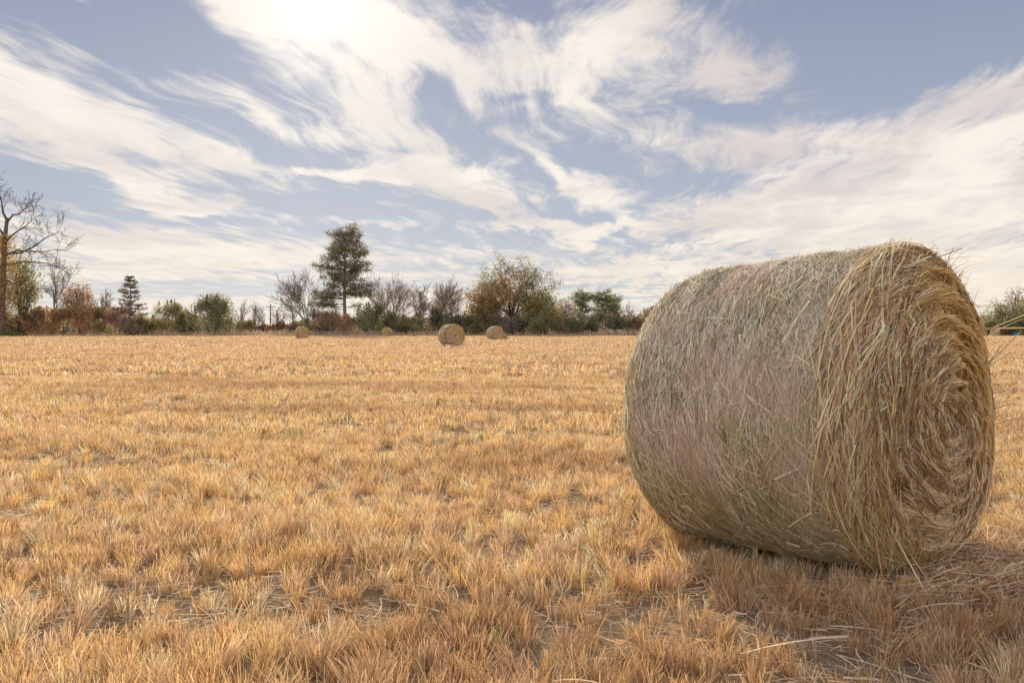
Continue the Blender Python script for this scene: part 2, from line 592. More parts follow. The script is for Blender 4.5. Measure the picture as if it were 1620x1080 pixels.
def strew(bag, rng, x, y, w, lmin, lmax, ztop=0.03, heading=None, hj=1.0):
    n = len(x)
    ang = rng.random(n) * 2 * np.pi if heading is None else heading + hj * rng.normal(size=n)
    L = lmin + (lmax - lmin) * rng.random(n) ** 2
    s = np.linspace(-.5, .5, 4)
    bend = rng.normal(size=n) * 0.18
    a = ang[:, None] + bend[:, None] * s[None] * 2
    px = x[:, None] + np.cos(a) * L[:, None] * s[None]
    py = y[:, None] + np.sin(a) * L[:, None] * s[None]
    z0 = rng.random(n) * ztop
    pz = gh(px, py) + 0.006 + z0[:, None] + (rng.normal(size=n) * 0.13 * L)[:, None] * s[None]
    pz = np.maximum(pz, gh(px, py) + 0.003)
    P = np.stack([px, py, pz], -1)
    wv = np.stack([-np.sin(ang), np.cos(ang), rng.normal(size=n) * 0.5], 1)
    S = np.repeat((wv * (w * (0.6 + 0.8 * rng.random(n)) / 2)[:, None])[:, None], 4, axis=1)
    c = palette(rng, n, [PALE, GREY, TAN, PINK, BROWN], [3, 3, 3, 1.5, 1.2], 0.16)
    bag.ribbons(P, S, np.clip(c, .02, .85))


def build_stubble():
    rng = np.random.default_rng(11)
    b = Bag()
    stubble(b, rng, 1.3, 6.0, 170, 46, 0.0026, 0.084, 3, 2.6, 0.033)
    stubble(b, rng, 6.0, 9.0, 140, 28, 0.0036, 0.084, 3, 2.8, 0.038)
    stubble(b, rng, 9.0, 20.0, 90, 15, 0.0065, 0.085, 3, 2.5, 0.055)
    stubble(b, rng, 20.0, 50.0, 17, 12, 0.019, 0.105, 2, 4, 0.09)
    stubble(b, rng, 50.0, 158.0, 3.2, 8, 0.05, 0.13, 2, 10, 0.20)
    o = b.build('stubble', M_STRAW)
    tag(o, 'golden cut stubble of the mown hay field standing in short tufts', 'stubble', kind='stuff')
    b = Bag()
    rng = np.random.default_rng(12)
    litter(b, rng, 1.3, 7.0, 1050, 0.0032, 2.4, 0.05, 0.26)
    litter(b, rng, 7.0, 16.0, 150, 0.0065, 2.0, 0.06, 0.28)
    litter(b, rng, 16.0, 40.0, 25, 0.014, 3.0, 0.1, 0.35, 0.07)
    # straw combed flat beside the near bale
    n = 6500
    u = -BALE_L / 2 + 0.12 - np.abs(rng.normal(size=n)) * 0.30
    v = -0.42 + rng.normal(size=n) * 0.34
    px = BALE_C[0] + AX[0] * u + BY[0] * v
    py = BALE_C[1] + AX[1] * u + BY[1] * v
    ok = ~under_bale(px, py, -0.05)
    strew(b, rng, px[ok], py[ok], 0.0045, 0.10, 0.42, 0.075, heading=BALE_TH + math.pi / 2, hj=0.55)
    n = 2600
    u = (rng.random(n) - .5) * BALE_L * 1.1
    v = 0.40 + np.abs(rng.normal(size=n)) * 0.14
    strew(b, rng, BALE_C[0] + AX[0] * u + BY[0] * v, BALE_C[1] + AX[1] * u + BY[1] * v, 0.0042, 0.07, 0.26, 0.03)
    # a few long pale stalks on top of the tufts
    st = [(.95, 2.86, 0.38, 0.12), (1.62, 3.25, .2, -.2), (0.2, 2.55, .2, -.7)]
    for (x, y, L, a) in st:
        s = np.linspace(-.5, .5, 5)
        P = np.stack([x + math.cos(a) * L * s, y + math.sin(a) * L * s, 0.105 + 0.04 * s - 0.05 * s * s], -1)[None]
        b.ribbons(P, np.broadcast_to(np.array([0, 0.0, 0.0019]), P.shape), np.array([[.72, .60, .42]]))
    o = b.build('straw_litter', M_STRAW)
    tag(o, 'loose pale cut straw lying flat on the soil between the stubble tufts', 'straw', kind='stuff')


build_stubble()


# ------------------------------------------------------------------ hay bales
def bale_surface(t, ph, off, Rr, L, flat):
    """t along the axis 0 (near face) .. L, ph round it; local x is the axis, z up from the ground"""
    r = np.full(np.broadcast(t, ph).shape, Rr, dtype=float)
    e1, e2 = 0.13, 0.36
    a = np.clip(1 - t / e1, 0, 1)
    r = r - 0.095 * (1 - np.sqrt(np.clip(1 - a * a, 0, 1)))
    c = np.clip(1 - (L - t) / e2, 0, 1)
    r = r - 0.135 * (1 - np.sqrt(np.clip(1 - c * c, 0, 1)))
    r = r - 0.014 * np.exp(-((t - 0.70 * L) / 0.16) ** 2) + 0.006 * np.sin(t * 9 + 1.0) * np.sin(3 * ph + 1) + 0.008 * np.sin(2 * ph + 4 * t)
    r = r + 0.006 * np.sin(t * 31 + 2.5 * np.sin(ph * 2)) * np.sin(ph * 5 + t * 3)
    r = r * (1 - 0.035 * np.clip((t - .45 * L) / (.55 * L), 0, 1) * (.5 + .5 * np.sin(ph)) ** 1.0)
    r = r + off
    y, z = r * np.cos(ph), r * np.sin(ph)
    zc = Rr - flat
    z = z + zc
    y = y * (1 + 0.035 * np.exp(-((z - 0.35) / 0.35) ** 2))
    # weight flattens the underside
    z = np.where(z < 0.07, 0.015 + 0.055 * np.exp((z - 0.07) / 0.10), z)
    return np.stack([t - L / 2 + 0 * y, y, z], -1)


def spiral(rho, ph):
    """-1 in the grooves, +1 on the crests of the rolled layers"""
    w = vnoise(np.cos(ph) * 2.5 + 5, np.sin(ph) * 2.5 + rho * 6, 91) * .9
    return np.cos(2 * np.pi * (rho * 7.0 - ph / (2 * np.pi) + w)) * np.clip(rho * 4, 0, 1)


def face_surface(rho, ph, off, Rr, L, flat, end):
    """end = 0 near face, 1 far face; rho 0..1"""
    t0 = 0.0 if end == 0 else L
    rim = bale_surface(np.full(rho.shape, t0), ph, 0, Rr, L, flat)
    cen = np.stack([rim[..., 0], 0 * ph - 0.02, 0 * ph + (Rr - flat - 0.03)], -1)
    P = cen + (rim - cen) * rho[..., None]
    bulge = 0.085 * (1 - rho ** 2) - 0.17 * np.exp(-(rho / 0.13) ** 2) + spiral(rho, ph) * 0.020 + 0.012 * np.sin(3 * ph + rho * 9)
    sg = -1 if end == 0 else 1
    P[..., 0] += sg * (bulge * (0.6 if end else 1.0) + off)
    return P


HAY_SIDE = [(.76, .55, .38), (.84, .70, .46), (.64, .53, .28), (.72, .58, .42), (.86, .76, .54), (.27, .17, .10), (.42, .40, .21)]
HAY_FACE = [(.70, .46, .22), (.77, .58, .31), (.58, .35, .17), (.70, .52, .33), (.33, .17, .08), (.52, .38, .13), (.82, .66, .41)]


def hay_core_mat():
    m, k, out = material('packed_hay')
    tc = k.n('ShaderNodeTexCoord')
    o = tc.outputs['Object']
    n1 = k.noise(k.mapping(o, sc=(2.2, 1, 1)), 30.0, 5.0, 0.7, 0.8, dim='3D').outputs['Fac']
    n2 = k.noise(o, 5.0, 3.0, 0.6, dim='3D').outputs['Fac']
    c = k.mix(k.ramp(n1, 0.35, 0.65), c4(.07, .045, .025), c4(.34, .25, .15))
    c = k.mix(k.ramp(n2, 0.4, 0.65, 0, .5), c, c4(.24, .20, .10))
    d = k.n('ShaderNodeBsdfDiffuse')
    k.l(c, d.inputs['Color'])
    b = k.n('ShaderNodeBump')
    b.inputs['Strength'].default_value = 1.0
    b.inputs['Distance'].default_value = 0.02
    k.l(n1, b.inputs['Height'])
    k.l(b.outputs[0], d.inputs['Normal'])
    k.l(d.outputs[0], out.inputs[0])
    return m


M_CORE = hay_core_mat()


def net_mat():
    m, k, out = material('net_wrap_thread')
    p = k.n('ShaderNodeBsdfPrincipled')
    a = k.n('ShaderNodeAttribute', attribute_name='tint')
    k.l(a.outputs['Color'], p.inputs['Base Color'])
    p.inputs['Roughness'].default_value = 0.45
    k.l(p.outputs[0], out.inputs[0])
    return m


M_NET = net_mat()


def grid_faces(nu, nv, wrap):
    i, j = np.arange(nu - 1), np.arange(nv if wrap else nv - 1)
    a = i[:, None] * nv + j[None]
    b = i[:, None] * nv + (j[None] + 1) % nv
    return np.stack([a, b, b + nv, a + nv], -1).reshape(-1, 4)


def build_bale(name, loc, rot, n_side, n_face, n_loose, w, net, seed, far_n=0):
    Rr, L, flat = BALE_R, BALE_L, 0.03
    rng = np.random.default_rng(seed)
    root = empty(name, loc, rot)
    kw = dict(Rr=Rr, L=L, flat=flat)
    # ---- rolled side: packed core and strands wound round it, one mesh, two materials
    nt, nph = 44, 144
    T, PH = np.meshgrid(np.linspace(0, L, nt), np.arange(nph) / nph * 2 * np.pi, indexing='ij')
    lump = 0.008 * (vnoise(PH * 6, T * 14, 3) - .5)
    core = bale_surface(T, PH, lump - 0.004, **kw).reshape(-1, 3)
    fc = grid_faces(nt, nph, True)
    b = Bag()
    K = 4
    t = rng.random(n_side) * L
    ph = rng.random(n_side) * 2 * np.pi
    # wind direction: nearly hoop-wise high up, raked askew lower down and towards the net edge
    low = 0.5 - 0.5 * np.sin(ph)
    ang = rng.normal(size=n_side) * (0.20 + 0.34 * np.clip(1 - t / (0.55 * L), 0, 1) + 0.30 * low) + 0.42 * np.clip(low - 0.45, 0, 1) * 1.5
    wild = rng.random(n_side) < 0.14
    ang[wild] = rng.normal(size=wild.sum()) * 1.1
    ln = 0.05 + 0.17 * rng.random(n_side) ** 1.6
    s = np.linspace(-.5, .5, K)[None]
    tt = t[:, None] + np.sin(ang)[:, None] * ln[:, None] * s
    pp = ph[:, None] + np.cos(ang)[:, None] * ln[:, None] * s / Rr
    tt = np.clip(tt, -0.01, L + 0.005)
    lift = np.abs(rng.normal(size=n_side)) * 0.008 + 0.001
    tip = np.abs(rng.normal(size=n_side)) * 0.006 * (rng.random(n_side) < 0.35)
    off = lift[:, None] + tip[:, None] * (2 * s) ** 2 * np.where(s > 0, 1, 0.3) * 2
    P = bale_surface(np.clip(tt, 0, L), pp, off, **kw)
    P[..., 0] = tt - L / 2
    nrm = np.stack([0 * ph, np.cos(ph), np.sin(ph)], -1)
    dr = P[:, -1] - P[:, 0]
    sv = np.cross(dr, nrm)
    sv /= np.linalg.norm(sv, axis=1, keepdims=True) + 1e-9
    sv = sv + nrm * rng.normal(size=(n_side, 1)) * 0.45
    brd = np.where(rng.random(n_side) < .07, 2.2, 1.0)
    S = np.repeat((sv * (w * brd * (0.5 + 0.9 * rng.random(n_side) ** 1.5) / 2)[:, None])[:, None], K, axis=1)
    col = palette(rng, n_side, HAY_SIDE, [3.4, 2.6, 1.5, 2.0, 1.9, 3.2, 1.4], 0.22)
    grn = np.clip((vnoise(ph * 4, t * 5, 5) - 0.45) * 2.2 + 0.55 * (low - 0.4), 0, 1)[:, None]
    col = col * (1 - 0.5 * grn) + 0.5 * grn * np.array([.46, .38, .15])
    ge = np.clip(1 - np.abs(t - .16) / .24, 0, 1)[:, None] * (.15 + .5 * rng.random((n_side, 1)))
    col = col * (1 - ge) + ge * np.array([.64, .57, .39])
    pk = np.clip((vnoise(ph * 3 + 7, t * 4 + 3, 8) - 0.5) * 2.5, 0, 1)[:, None]
    col = col * (1 - 0.5 * pk) + 0.5 * pk * np.array([.70, .51, .41])
    b.ribbons(P, S, np.clip(col, .02, .8))
    sv_, sq = np.concatenate(b.v), np.concatenate(b.q)
    mesh_obj('rolled_side', np.concatenate([core, sv_]), [np.concatenate([fc, sq + len(core)])], [M_CORE, M_HAY],
             np.concatenate([np.full((len(core), 3), .3), np.concatenate(b.c)]), root,
             np.concatenate([np.zeros(len(fc)), np.ones(len(sq))]))
    # ---- the two ends
    for end in (0, 1):
        nf = n_face if end == 0 else far_n
        nr = 26
        RH, PH = np.meshgrid(np.linspace(0.02, 1.0, nr), np.arange(nph) / nph * 2 * np.pi, indexing='ij')
        core = face_surface(RH, PH, -0.006 + 0.016 * (vnoise(RH * 16, PH * 5, 4) - .5), end=end, **kw).reshape(-1, 3)
        if end == 1:
            fc = grid_faces(nr, nph, True)
        else:
            fc = grid_faces(nr, nph, True)[:, ::-1]
        b = Bag()
        K = 5
        rho = np.sqrt(rng.random(nf)) * 0.99
        ph = rng.random(nf) * 2 * np.pi
        for _ in range(2):
            g = spiral(rho, ph) < -.25
            rho[g] = np.sqrt(rng.random(g.sum())) * .99
        ln = (0.10 + 0.36 * rng.random(nf) ** 1.5) * (0.40 + 0.60 * rho)
        skew = rng.normal(size=nf) * 0.15 + 0.10
        wild = rng.random(nf) < 0.07
        skew[wild] = rng.normal(size=wild.sum()) * 0.9
        s = np.linspace(-.5, .5, K)[None]
        r_abs = np.maximum(rho, 0.05) * Rr
        pp = ph[:, None] + np.cos(skew)[:, None] * ln[:, None] * s / r_abs[:, None]
        rr = rho[:, None] + np.sin(skew)[:, None] * ln[:, None] * s / Rr
        layer = 0.022 * (vnoise(rho * 24, ph * 3.0, 21) + vnoise(rho * 8, ph * 5, 22)) - 0.020
        off = layer[:, None] + np.abs(rng.normal(size=nf))[:, None] * 0.008 + (np.abs(rng.normal(size=nf)) * 0.014 * (rng.random(nf) < 0.4))[:, None] * (s + .5) ** 2
        P = face_surface(np.clip(rr, 0.01, 1.03), pp, off, end=end, **kw)
        dr = P[:, -1] - P[:, 0]
        sv = np.cross(dr, np.array([1., 0, 0]))
        sv /= np.linalg.norm(sv, axis=1, keepdims=True) + 1e-9
        sv[:, 0] += rng.normal(size=nf) * 0.5
        S = np.repeat((sv * (w * 1.25 * (0.55 + 0.9 * rng.random(nf)) / 2)[:, None])[:, None], K, axis=1)
        col = palette(rng, nf, HAY_FACE, [3, 2.2, 2, 2, 2.2, 1.2, 1.4], 0.20)
        # a golden sector high on the outer side, greyer pinkish hay below
        g = np.clip(np.cos(ph - R(142)) * 1.6, 0, 1)[:, None] * np.clip((rho - .2) * 3, 0, 1)[:, None]
        col = col * (1 - 0.58 * g) + 0.58 * g * np.array([.58, .355, .075])
        g = np.clip(-np.sin(ph), 0, 1)[:, None] * 0.4
        col = col * (1 - g) + g * np.array([.66, .47, .28])
        b.ribbons(P, S, np.clip(col, .02, .8))
        if end == 0 and n_loose:
            # the loose collar between net edge and face: long strands bent over the rim
            n = n_loose
            ph = rng.random(n) * 2 * np.pi
            t = np.where(rng.random(n) < .8, np.abs(rng.normal(size=n)) * .036, .17 * rng.random(n)) - 0.02
            ln = 0.18 + 0.48 * rng.random(n) ** 1.3
            ang = rng.normal(size=n) * 0.20 - 0.08
            K = 6
            s = np.linspace(-.5, .5, K)[None]
            tt = t[:, None] + np.sin(ang)[:, None] * ln[:, None] * s
            pp = ph[:, None] + np.cos(ang)[:, None] * ln[:, None] * s / Rr
            off = 0.004 + np.abs(rng.normal(size=n))[:, None] * 0.016 + (np.abs(rng.normal(size=n)) * 0.026 * (rng.random(n) < 0.3))[:, None] * (s + .5) ** 2
            P = bale_surface(np.clip(tt, 0, L), pp, off, **kw)
            over = np.minimum(tt, 0)
            P[..., 0] = np.maximum(tt, -0.05) - L / 2
            shrink = 1 + over * 1.3
            P[..., 1] *= shrink
            P[..., 2] = (P[..., 2] - Rr) * shrink + Rr
            nrm = np.stack([0 * ph, np.cos(ph), np.sin(ph)], -1)
            dr = P[:, -1] - P[:, 0]
            sv = np.cross(dr, nrm)
            sv /= np.linalg.norm(sv, axis=1, keepdims=True) + 1e-9
            sv = sv + nrm * rng.normal(size=(n, 1)) * 0.5
            S = np.repeat((sv * (w * 1.45 * (0.55 + 0.9 * rng.random(n)) / 2)[:, None])[:, None], K, axis=1)
            col = palette(rng, n, HAY_FACE, [2.2, 3, 1.3, 3, 2.2, 1.4, 2.2], 0.2)
            b.ribbons(P, S, np.clip(col, .02, .8))
        if nf:
            sv_, sq = np.concatenate(b.v), np.concatenate(b.q)
            mesh_obj('end_face', np.concatenate([core, sv_]), [np.concatenate([fc, sq + len(core)])], [M_CORE, M_HAY],
                     np.concatenate([np.full((len(core), 3), .3), np.concatenate(b.c)]), root,
                     np.concatenate([np.zeros(len(fc)), np.ones(len(sq))]))
        else:
            mesh_obj('end_face', core, [fc], [M_CORE], np.full((len(core), 3), .3), root)
    # ---- net wrap
    if net:
        b = Bag()
        K = 150
        a = np.linspace(0, 2 * np.pi, K)[None]
        tn = np.concatenate([np.linspace(0.094, L - 0.05, 50), [0.080, 0.084, 0.088, 0.097, 0.104]])
        n = len(tn)
        tt = tn[:, None] + 0.004 * np.sin(a * 23 + rng.random((n, 1)) * 6) + 0.006 * np.sin(a * 3 + rng.random((n, 1)) * 6) * (tn[:, None] < .14)
        P = bale_surface(tt, a + 0 * tt, np.full(tt.shape, 0.0085), **kw)
        S = np.zeros_like(P)
        S[..., 0] = 0.0009
        b.ribbons(P, S, np.clip(palette(rng, n, [(.52, .58, .50), (.60, .62, .55), (.36, .50, .42)], None, .1), 0, .8))
        # diagonal ties of the net
        a2 = np.linspace(0, 2 * np.pi, 700)[None]
        tz = np.linspace(0.12, L - 0.08, 24)
        zz = tz[:, None] + 0.024 * (2 / np.pi) * np.arcsin(np.sin(a2 * 46 + rng.random((len(tz), 1)) * 6))
        P = bale_surface(zz, a2 + 0 * zz, np.full(zz.shape, 0.009), **kw)
        S = np.zeros_like(P)
        S[..., 0] = 0.0006
        b.ribbons(P, S, np.clip(palette(rng, len(tz), [(.52, .58, .50), (.60, .62, .55)], None, .1), 0, .8))
        # green edge cord
        tt = 0.081 + 0.005 * np.sin(a * 7) + 0.004 * np.sin(a * 19)
        P = bale_surface(tt, a, np.full(tt.shape, 0.010), **kw)
        S = np.zeros_like(P)
        S[..., 0] = 0.0016
        b.ribbons(P, S, np.array([[.10, .30, .20]]))
        b.build('net_wrap', M_NET, root)
    return root


def loose_wisps(root):
    """stalks that stick out of the near end, a part of the near bale"""
    rng = np.random.default_rng(77)
    L, Rr = BALE_L, BALE_R
    b = Bag()
    n = 620
    ph = rng.random(n) * 2 * np.pi
    side = rng.random(n) < 0.55
    ph[side] = math.pi + rng.normal(size=side.sum()) * 0.75          # outer flank
    t = np.abs(rng.normal(size=n)) * 0.07
    base = bale_surface(t, ph, np.full(n, 0.0), Rr=Rr, L=L, flat=0.03)
    nrm = np.stack([0 * ph - 0.35, np.cos(ph), np.sin(ph)], -1)
    tan = np.stack([0 * ph, -np.sin(ph), np.cos(ph)], -1) * np.where(rng.random(n) < 0.75, -1, 1)[:, None]
    tan[side] *= np.where(rng.random(side.sum()) < 0.5, -1, 1)[:, None]
    d = tan * 1.0 + nrm * (0.12 + 0.55 * rng.random((n, 1)) ** 2) + rng.normal(size=(n, 3)) * 0.16
    d[side] += np.array([-.95, -.3, .1]) * (rng.random((side.sum(), 1)) ** .8) * 1.3
    d /= np.linalg.norm(d, axis=1, keepdims=True)
    ln = 0.08 + 0.26 * rng.random(n) ** 2.2
    s = np.linspace(0, 1, 5)
    P = base[:, None] + d[:, None] * (ln[:, None] * s[None])[..., None]
    P[..., 2] -= (ln[:, None] * 0.25 * s[None] ** 2)
    P[..., 2] = np.maximum(P[..., 2], 0.02)
    sv = np.cross(d, rng.normal(size=(n, 3)))
    sv /= np.linalg.norm(sv, axis=1, keepdims=True)
    S = sv[:, None] * (0.0017 * (1 - 0.6 * s))[None, :, None]
    b.ribbons(P, S, np.clip(palette(rng, n, HAY_FACE, None, .15), .02, .8))
    # dark seed heads on the upper rim
    for ph0, h in ((1.98, .10), (2.06, .05), (2.17, .07), (2.28, .05), (2.38, .055), (2.5, .05), (2.62, .05), (1.78, .04)):
        base = bale_surface(np.array([0.03]), np.array([ph0]), np.array([0.0]), Rr=Rr, L=L, flat=0.03)[0]
        up = np.array([-0.45, math.cos(ph0) * 0.35, 0.9]) + rng.normal(size=3) * 0.15
        up /= np.linalg.norm(up)
        s = np.linspace(0, 1, 4)
        P = (base[None] + up[None] * (h * s)[:, None])[None]
        b.ribbons(P, np.broadcast_to(np.array([0.0006, 0.0012, 0]), P.shape), np.array([[.20, .13, .08]]))
        for j in range(9):
            q = base + up * h * (0.35 + 0.65 * j / 8)
            dd = rng.normal(size=3) * 0.7 + up
            dd /= np.linalg.norm(dd)
            e = q + dd * (0.012 + 0.012 * rng.random())
            P = np.stack([q, (q + e) / 2, e])[None]
            b.ribbons(P, np.broadcast_to(np.array([0.001, 0.0018, 0.0]), P.shape), np.array([[.22, .14, .09]]))
    # long single stalks seen past the outer flank and over the top
    def stalk(ph0, dv, ln, col, wd=0.0022, sag=0.0, rho=.95, t0=None):
        if t0 is None:
            base = face_surface(np.array([rho]), np.array([ph0]), np.array([-0.03]), Rr=Rr, L=L, flat=0.03, end=0)[0]
        else:
            base = bale_surface(np.array([t0]), np.array([ph0]), np.array([-0.02]), Rr=Rr, L=L, flat=0.03)[0]
        dv = np.array(dv, float) / np.linalg.norm(dv)
        s = np.linspace(0, 1, 6)
        P = base[None] + dv[None] * (ln * s)[:, None]
        P[:, 2] -= sag * s ** 2
        sd = np.cross(dv, [0.35, -0.9, 0.1])
        sd /= np.linalg.norm(sd)
        b.ribbons(P[None], np.broadcast_to(sd * wd, (1, 6, 3)), np.array([col]))
    # past the outer rim
    stalk(R(143), (-.93, -.37, 0.0), .36, (.56, .40, .22), .0028)
    stalk(R(142), (-.93, -.37, -.03), .24, (.52, .35, .18), .0024)
    stalk(R(148), (-.93, -.37, .42), .34, (.58, .43, .24), .0022)
    stalk(R(146), (-.60, -.25, .8), .20, (.66, .48, .25), .0026)
    stalk(R(150), (-.50, -.2, .9), .22, (.62, .44, .22), .0024)
    stalk(R(170), (-.80, -.33, .85), .34, (.32, .20, .12), .0024, -.02)
    stalk(R(173), (-.75, -.33, 1.1), .26, (.30, .19, .12), .0022, -.02)
    stalk(R(168), (-.85, -.33, .6), .24, (.34, .22, .13), .0022)
    stalk(R(178), (-.93, -.37, .35), .22, (.44, .30, .18), .0022, .02)
    stalk(R(184), (-.93, -.37, .15), .18, (.36, .24, .15), .0022, -.02)
    stalk(R(192), (-.93, -.37, .45), .20, (.46, .33, .2), .0022, .02)
    stalk(R(205), (-.93, -.37, .25), .24, (.60, .46, .28), .0022)
    # over the top and down to the ground
    stalk(R(97), (-.75, -.45, 0.30), .17, (.34, .22, .13), .0024, t0=.03)
    stalk(R(-60), (-.6, -.3, -1.1), .36, (.72, .57, .36), .0026)
    stalk(R(-48), (-.7, .25, -1.0), .42, (.72, .57, .36), .0026)
    stalk(R(-95), (-.9, .5, 0.28), .34, (.74, .61, .40), .0026)
    b.build('loose_straw', M_HAY, root)


bale = build_bale('hay_bale', (BALE_C[0], BALE_C[1], 0.0), (0, R(2.2), BALE_TH), 140000, 60000, 6200, 0.0027, True, 5, far_n=1500)
loose_wisps(bale)
tag(bale, 'huge net-wrapped round hay bale filling the near right of the field', 'hay bale', 'round hay bales on the mown field')

proto = None


def far_bale(px, d, yaw, sc, label):
    global proto
    loc = (at(px, d), d, 0.0)
    if proto is None:
        proto = build_bale('hay_bale', loc, (0, 0, yaw), 7000, 5000, 500, 0.016, False, 9, far_n=400)
        o = proto
    else:
        o = proto.copy()
        COL.objects.link(o)
        for ch in proto.children:
            c = ch.copy()
            COL.objects.link(c)
            c.parent = o
    o.location = loc
    o.rotation_euler = (0, 0, yaw)
    o.scale = (sc, sc, sc)
    tag(o, label, 'hay bale', 'round hay bales on the mown field')
    return o


far_bale(713, 60.0, R(118), 1.0, 'largest of the distant round bales, its spiral end turned to us, alone in midfield')
far_bale(782.5, 94.0, R(121), 1.0, 'round bale in front of the spreading oak, a low hay heap touching its right side')
far_bale(477.5, 106.0, R(122), 1.0, 'round bale left of the tall pine, nearest bale to the utility pole')
far_bale(612, 135.0, R(86), 1.0, 'smallest round bale, seen end-on below the leafless thicket trees right of the tall pine')
far_bale(964, 150.0, R(30), 0.78, 'faded old round bale under the twin pines, left one of the close pair')
far_bale(979, 150.6, R(24), 0.72, 'faded old round bale under the twin pines, right one of the close pair')
far_bale(1574, 140.0, R(70), 0.85, 'pale round bale by the green trees past the right flank of the huge bale')


def hay_heap():
    rng = np.random.default_rng(3)
    b = Bag()
    n = 2600
    p = rng.normal(size=(n, 3)) * np.array([.24, .24, .16])
    p[:, 2] = np.abs(p[:, 2]) * np.exp(-(p[:, 0] ** 2 + p[:, 1] ** 2) * 1.5) + 0.03 + 0.40 * np.exp(-(p[:, 0] ** 2 + p[:, 1] ** 2) * 9)
    b.leaves(p, 0.16, 0.04, palette(rng, n, [(.55, .40, .22), (.5, .33, .17)], None, .15), rng)
    o = b.build('hay_heap', M_HAY)
    o.location = (at(796.5, 97.0), 97.0, 0)
    tag(o, 'low heap of loose tan hay beside the bale in front of the oak', 'hay heap')


hay_heap()


# ------------------------------------------------------------------ trees
def unit(v):
    return v / (np.linalg.norm(v) + 1e-9)


class Skel:
    def __init__(self, seed):
        self.rng = np.random.default_rng(seed)
        self.P, self.r, self.lv, self.tips = [], [], [], []

    def limb(self, p, d, L, r0, r1, wob, trop, lv):
        """one five-point limb; returns its points"""
        rng = self.rng
        pts = [np.array(p, float)]
        d = unit(np.array(d, float))
        for i in range(4):
            d = unit(d + rng.normal(size=3) * wob + np.array([0, 0, trop]))
            pts.append(pts[-1] + d * L / 4)
        pts = np.array(pts)
        self.P.append(pts)
        self.r.append(np.linspace(r0, r1, 5))
        self.lv.append(lv)
        return pts, d

    def grow(self, p, d, L, r, lv, par):
        mx = par['levels']
        pts, dend = self.limb(p, d, L, r, max(r * par.get('taper', .55), par['rmin']), par.get('wob', .12), par.get('trop', .04), lv)
        if lv >= mx:
            self.tips.append(pts[2:])
            return
        rng = self.rng
        n = par['n'][lv]
        for i in range(n):
            t = 1.0 if i == 0 else par.get('t0', .3) + (1 - par.get('t0', .3)) * (i - .3 * rng.random()) / n
            f = t * 4
            k = min(int(f), 3)
            q = pts[k] + (pts[k + 1] - pts[k]) * (f - k)
            ax = unit(pts[k + 1] - pts[k])
            a = par['ang'][lv] * (0.7 + 0.6 * rng.random()) * (0.45 if i == 0 else 1)
            s = unit(np.cross(ax, rng.normal(size=3)))
            if par.get('flat'):
                s[1] *= par['flat']
                s = unit(s)
            nd = unit(ax * math.cos(a) + s * math.sin(a))
            rr = max(r * (par.get('rk', .62) if i else .75) * (1 - .25 * t), par['rmin'])
            self.grow(q, nd, L * par['ratio'] * (0.75 + 0.5 * rng.random()), rr, lv + 1, par)

    def bags(self, col, split=2, lo_sides=7):
        """two bags: trunk with main limbs, and the fine branches"""
        P, r, lv = np.array(self.P), np.array(self.r), np.array(self.lv)
        out = []
        for sel, sides in ((lv < split, lo_sides), (lv >= split, 3)):
            b = Bag()
            if sel.any():
                n = sel.sum()
                b.tubes(P[sel], r[sel], sides, np.array(col)[None] * (0.85 + 0.3 * self.rng.random((n, 1))))
            out.append(b)
        return out


BARK = (.19, .14, .105)
BARK_D = (.13, .10, .082)
BARK_P = (.31, .225, .165)


def bare_tree(px, d, top, label, seed, spread=1.0, stems=1, leaf=None, leaf_n=0, col=BARK, levels=4, group='leafless trees in the hedgerow', r0=None, lean=0.0, name='bare_tree', up=.05, rmin=.023):
    H = zat(top, d)
    root = empty(name, (at(px, d), d, 0))
    sk = Skel(seed)
    rng = sk.rng
    r0 = r0 or 0.012 * H + 0.03
    par = dict(levels=levels, n=[5, 5, 4, 4, 3][:levels], ang=[.55 * spread, .6 * spread, .6, .6, .6], ratio=.62, rmin=rmin, wob=.10, trop=up, t0=.25)
    for s in range(stems):
        a = rng.random() * 6.28
        dv = np.array([math.cos(a) * .22 * (stems > 1) * spread + lean, math.sin(a) * .12 * (stems > 1), 1.0])
        x0 = np.array([math.cos(a) * .25, math.sin(a) * .25, -0.05]) * (stems > 1)
        sk.grow(x0, dv, H * (.46 if stems == 1 else .42), r0 * (1 if stems == 1 else .7), 0, par)
    P = np.array(sk.P)
    zmax = np.quantile(P[..., 2], .995)
    k = H / zmax
    sk.P = list(P * np.array([k, k, k]))
    sk.tips = [t * k for t in sk.tips]
    tb, fb = sk.bags(col)
    tb.build('trunk', M_BARK, root, smooth=True)
    fb.build('branches', M_BARK, root)
    if leaf:
        tips = np.concatenate(sk.tips)
        c = tips[rng.integers(0, len(tips), leaf_n)] + rng.normal(size=(leaf_n, 3)) * 0.16
        b = Bag()
        b.leaves(c, 0.26, 0.20, np.clip(palette(rng, leaf_n, leaf, None, .2), .005, .6), rng)
        b.build('crown', M_LEAF, root)
    tag(root, label, 'tree', group)
    return root


